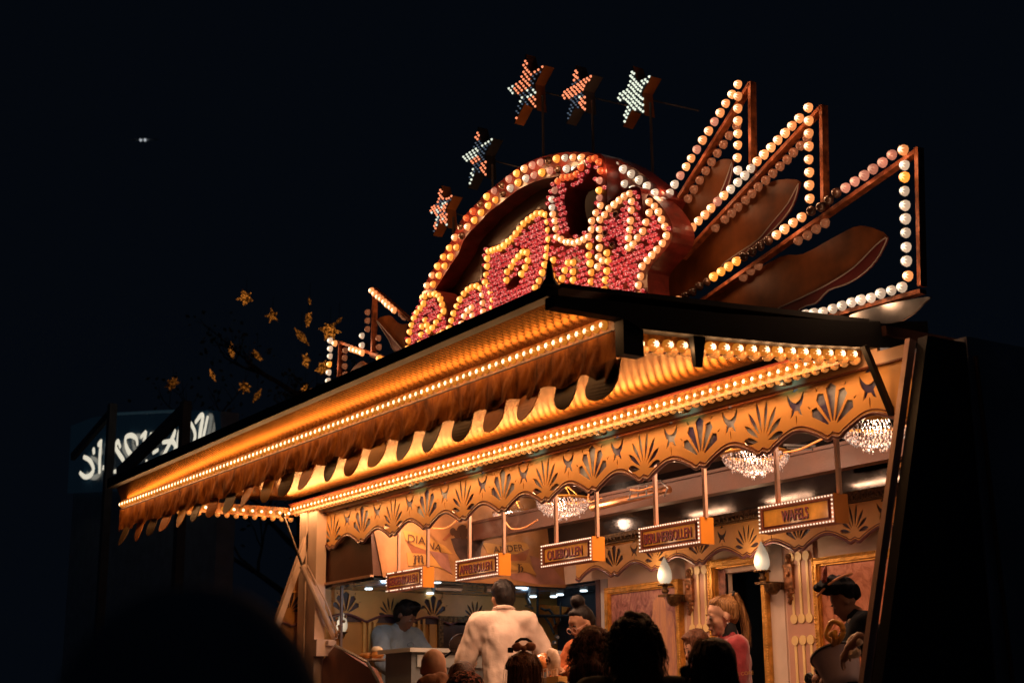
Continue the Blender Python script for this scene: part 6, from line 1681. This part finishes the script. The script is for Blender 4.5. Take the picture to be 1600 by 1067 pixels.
for s_ in (-1, 1): B.ell(bc + Vector((0,s_*.040,.008)), (.016,.034,.026)); 
B.ell(bc, (.02,.016,.018)); B.grow('hair_bow', M_bow, t, base, ang, .007, noise_=.006, nsc=50)
q = MB(); q.tube([W_(bc + Vector((.01,.05*math.cos(a_*PI/5),.012+.04*math.sin(a_*PI/5)))) for a_ in range(7)], .009, 6); q.box(W_(bc+Vector((0,.075,-.01)))-Vector((.014,.01,.014)), W_(bc+Vector((0,.075,-.01)))+Vector((.014,.01,.014))); q.build('bow_edge', M_black_cloth, t)

def curly(t, P, k, W_, base, ang, m, seed, vol=1.0, length=.3, n_=260, top=.0):
    rnd = random.Random(seed)
    B = Blob(); B.ell(P(-.015,0,.045+top), (.112*k*vol,.100*k*vol,.100*k*vol)); B.ell(P(-.045,0,-.03), (.10*k*vol,.105*k*vol,.11*k))
    B.cap(P(-.05,0,0), .095*k*vol, P(-.06,0,-length), .12*k*vol)
    B.grow('hair', m, t, base, ang, .012, noise_=.022, nsc=26)
    q = MB()
    for i in range(n_):
        th = rnd.uniform(-PI, PI); ph = rnd.uniform(-.2, 1.35); d = Vector((math.cos(th)*math.cos(ph), math.sin(th)*math.cos(ph), math.sin(ph)))
        if th > -.7 and th < .7 and ph < .7: continue
        p = P(-.02 + d.x*.105*vol, d.y*.10*vol, .03 + top + d.z*.108*vol); pts = []
        L_ = rnd.uniform(.04,.12)*(1.5 if length > .3 else 1); w0 = rnd.uniform(0,6); 
        for s_ in range(9):
            u = s_/8; pts.append(W_(p + Vector((d.x*.03*u + .010*math.cos(w0+u*9), d.y*.03*u + .010*math.sin(w0+u*9), -L_*u**1.4 + .012*u*d.z))))
        q.tube(pts, [.0028*(1-.7*u/8) for u in range(9)], 3, cap=False)
    q.build('curls', m, t, kind='stuff')
H_cur = hairm('chestnut_curls', (.04,.018,.013), (.38,.17,.12))
M_navyc = mat('navy_coat', (.01,.018,.03), .8, var=.2)
t, j, k, P, Rt, W_, base, ang = person('customer with short chestnut curls and navy coat in front of the woman with glasses', 928, 988, -1.3, 1.62, 140, SK_light, M_navyc, H_cur, detail=False, vox=.015, bulk=2)
curly(t, P, k, W_, base, ang, H_cur, 4, 1.05, .08, 420)
t, j, k, P, Rt, W_, base, ang = person('tall customer with a big mass of dark wavy hair in front of the cliff painting', 990, 966, -1.75, 1.70, 142, SK_light, M_black_cloth, H_black, detail=False, vox=.015, bulk=2.4)
curly(t, P, k, W_, base, ang, H_dbrown, 14, 1.02, .42, 420)
t, j, k, P, Rt, W_, base, ang = person('dark haired customer with fair streaks in front of the woman in red', 1115, 1001, -1.75, 1.60, 142, SK_light, M_black_cloth, H_black, detail=False, vox=.015, bulk=2.2)
B = Blob(); B.ell(P(-.02,0,.045), (.105*k,.092*k,.092*k)); B.cap(P(-.04,0,.02), .092*k, P(-.06,0,-.40), .135*k); B.grow('hair', H_dbrown, t, base, ang, .012, noise_=.006, nsc=30)
strands(t, H_blond, W_, [[(P(-.06,y_,.12),.004),(P(-.12,y_*1.5,.05),.005),(P(-.145,y_*2,-.10),.008),(P(-.16,y_*2.2,-.28),.012)] for y_ in (.03,.05,.065)], 60, .002, 12, 'fair_streaks')
B = Blob(); B.ell(P(-.06,.11,.0), (.03,.03,.025)); B.grow('scrunchie', M_black_cloth, t, base, ang, .01, noise_=.01, nsc=60)

# ---- costumed shop figure at the right end
M_vel = mat('black_velvet', (.006,.007,.011), .9, sheen=.0, spec=.15, var=.2); M_trim = mat('copper_trim', (.55,.22,.09), .5); M_cloth2 = mat('cream_satin', (.85,.66,.52), .45, var=.1)
fg = person('small costumed shop figure in a black velvet beret and cape bowing over a grey tub', 1318, 912, .35, 1.30, 230, SK_dark, M_vel, H_black, lean=.40, headfwd=.55, tilt=.55, vox=.008,
    arms={'l': ((.16,.02,-.20),(.10,-.03,-.14)), 'r': ((.16,-.02,-.20),(.12,.03,-.12))}, bulk=1.0)
t, j, k, P, Rt, W_, base, ang = fg
t['category'] = 'figure'
B = Blob(); 
B.ell(P(-.01,0,.115), (.155*k,.135*k,.050*k)); B.ell(P(-.03,0,.155), (.11*k,.11*k,.035*k)); B.ell(P(-.05,0,.045), (.10*k,.09*k,.07*k)); B.grow('beret', M_vel, t, base, ang, .009, noise_=.012, nsc=30)
q = MB(); q.tube([W_(P(-.01+.145*math.cos(a_*PI/10), .128*math.sin(a_*PI/10), .145-.012*math.cos(a_*PI/5))) for a_ in range(21)], .0065, 6); q.build('beret_trim', M_trim, t)
q = MB(); fp = [P(.055,.08,.15), P(.04,.09,.20), P(.0,.095,.25), P(-.03,.10,.275)]
q.tube([W_(p) for p in fp], [.010,.017,.013,.003], 6); q.build('feather', mat('dusty_red_feather', (.36,.08,.05), .8, var=.3, scale=60, bump=.8), t)
B = Blob()
for a_ in range(7): w0 = a_*.9; B.ell(j['wrl'] + Vector((-.03+.022*math.cos(w0), .0+.03*math.sin(w0)+.02, .03+.015*math.sin(w0*2))), (.024,.024,.020))
B.ell(j['wrl'] + Vector((-.05,.0,.10)), (.03,.03,.05)); B.grow('lace_cuff', M_cloth2, t, base, ang, .007, noise_=.008, nsc=60)
q = MB(); c = j['chest'] + Vector((.02,.15,.0)); q.tube([W_(c+Vector((-.05,0,.10))), W_(c+Vector((-.01,.01,.07))), W_(c+Vector((0,.015,.0)))], .006, 5); q.ball(tuple(W_(j['neck']+Vector((.05,.075,-.04)))), .013, 10, 8); q.build('cape_clasp', M_cloth2, t)
B = Blob(); cc = on_y(1332, 1002, -.02)
for a_ in range(9): w0 = a_*.7; B.ell((.035*math.cos(w0)+.01, .02*math.sin(w0), .035*math.sin(w0)-.01*a_*.4), (.022,.018,.020))
B.grow('lace_ruffle', M_cloth2, t, cc, 0, .006, noise_=.007, nsc=70)
B = Blob(); hand_prims(B, (0,0,0), (-.45,-.2,-.85), 1, .72, .35); B.cap((.0,0,0), .020, (.05,.03,.05), .026); B.grow('left_hand', SK_dark, t, on_y(1326, 1012, -.04), 0, .005)
tb = thing('grey_tub', 'tilted grey mauve tub under the hands of the costumed figure', 'tub', on_y(1312, 1060, .2))
c = on_y(1311, 1042, .14)
q = MB(); q.lathe([(0,-.115),(.065,-.115),(.09,-.085),(.118,.055),(.125,.06),(.125,.07),(.114,.07),(.088,-.078),(.0,-.10)], (0,0,0), 26)
Rt_ = Euler((R(-10), R(-28), 0)).to_matrix(); q.v = [tuple(c + Rt_ @ Vector(v)) for v in q.v]; q.build('tub', mat('grey_mauve_enamel', (.72,.58,.64), .35, var=.12, coat=.4), tb, smooth=True)
q = MB(); q.tube([tuple(c + Rt_ @ Vector((.125*math.cos(a_*PI/12), .125*math.sin(a_*PI/12), .066))) for a_ in range(25)], .008, 6); q.build('rim', mat('dark_rim', (.05,.04,.05), .4), tb)
pz = thing('golden_pretzel', 'golden pretzel ring hanging from the arm of the costumed figure', 'pretzel', on_y(1306, 1000, .05))
c = on_y(1307, 990, .08); M_pr = mat('golden_dough', (.72,.33,.04), .4, var=.2, scale=16, coat=.3)
q = MB(); q.tube([(c.x+.055*math.cos(a_*PI/10)-.01, c.y+.006*math.sin(a_), c.z+.052*math.sin(a_*PI/10)+.01) for a_ in range(21)], .014, 10); q.build('ring', M_pr, pz, smooth=True)
q = MB(); q.tube([(c.x-.03,c.y-.01,c.z+.0),(c.x+.005,c.y-.02,c.z+.005),(c.x+.01,c.y-.02,c.z-.03),(c.x-.02,c.y-.01,c.z-.055)], [.016,.02,.018,.012], 10); q.build('twist', M_pr, pz, smooth=True)
q = MB(); q.box((c.x-.12, .1, c.z-.50), (c.x+.10, .3, c.z-.235)); q.build('stand', M_black, tb)
# dark oval badge on the pilaster foot
bd = on_y(1265, 1060, .3); q = MB(); q.lathe([(0,.012),(.028,.012),(.034,0),(0,0)], (bd.x, bd.y, bd.z), 18, 'y'); o = q.build('oval_plate', M_black, None); tag(o, 'small dark oval number plate near the foot of the right pilaster', 'badge')
q = MB(); q.tube([(bd.x-.018, bd.y-.014, bd.z-.008), (bd.x-.008, bd.y-.014, bd.z+.008)], .002, 4); q.tube([(bd.x+.003, bd.y-.014, bd.z-.008), (bd.x+.012, bd.y-.014, bd.z-.002),(bd.x+.004, bd.y-.014, bd.z+.008)], .002, 4); q.build('plate_marks', M_steel, o)

# ---- person right in front of the lens, out of focus
dv = ray(305, 1195); hp = CAM + dv*1.25
t = thing('person', 'blurred dark figure close by at the lower left, back of the head and shoulder only', 'person', (hp.x, hp.y, 0))
B = Blob(); hz = hp.z
B.ell((0,0,hz), (.115,.10,.125)); B.cap((0,0,hz-.08), .06, (0,0,hz-.2), .07); B.cap((-.02,-.17,hz-.27), .085, (-.02,.17,hz-.27), .085); B.cap((0,0,hz-.3), .14, (0,0,.85), .13)
for y_ in (-1, 1):
    B.cap((-.02,y_*.2,hz-.28), .065, (0,y_*.25,hz-.55), .055); B.cap((0,y_*.25,hz-.55), .05, (.12,y_*.22,hz-.75), .035); hand_prims(B, (.12,y_*.22,hz-.75), (.5,0,-.6), -y_)
    B.cap((0,y_*.09,.85), .09, (0,y_*.1,.45), .065); B.cap((0,y_*.1,.45), .06, (0,y_*.1,.08), .04); B.cap((-.03,y_*.1,.05), .045, (.13,y_*.1,.035), .035)
B.grow('body', SK_light, t, Vector((hp.x, hp.y, 0)), R(130), .02)
B = Blob(); B.ell((-.01,0,hz+.01), (.125,.112,.135)); B.cap((-.02,-.18,hz-.27), .10, (-.02,.18,hz-.27), .10); B.cap((0,0,hz-.3), .165, (0,0,.8), .155); B.cap((0,0,hz-.1), .09, (0,0,hz-.25), .11)
for y_ in (-1, 1): B.cap((-.02,y_*.2,hz-.28), .085, (0,y_*.25,hz-.55), .07); B.cap((0,y_*.25,hz-.55), .07, (.11,y_*.22,hz-.73), .05); B.cap((0,y_*.09,.85), .11, (0,y_*.1,.12), .07)
B.grow('hooded_coat', mat('dark_grey_coat', (.30,.33,.37), .95, spec=.1), t, Vector((hp.x, hp.y, 0)), R(130), .02)

bpy.data.scenes.remove(SC2)
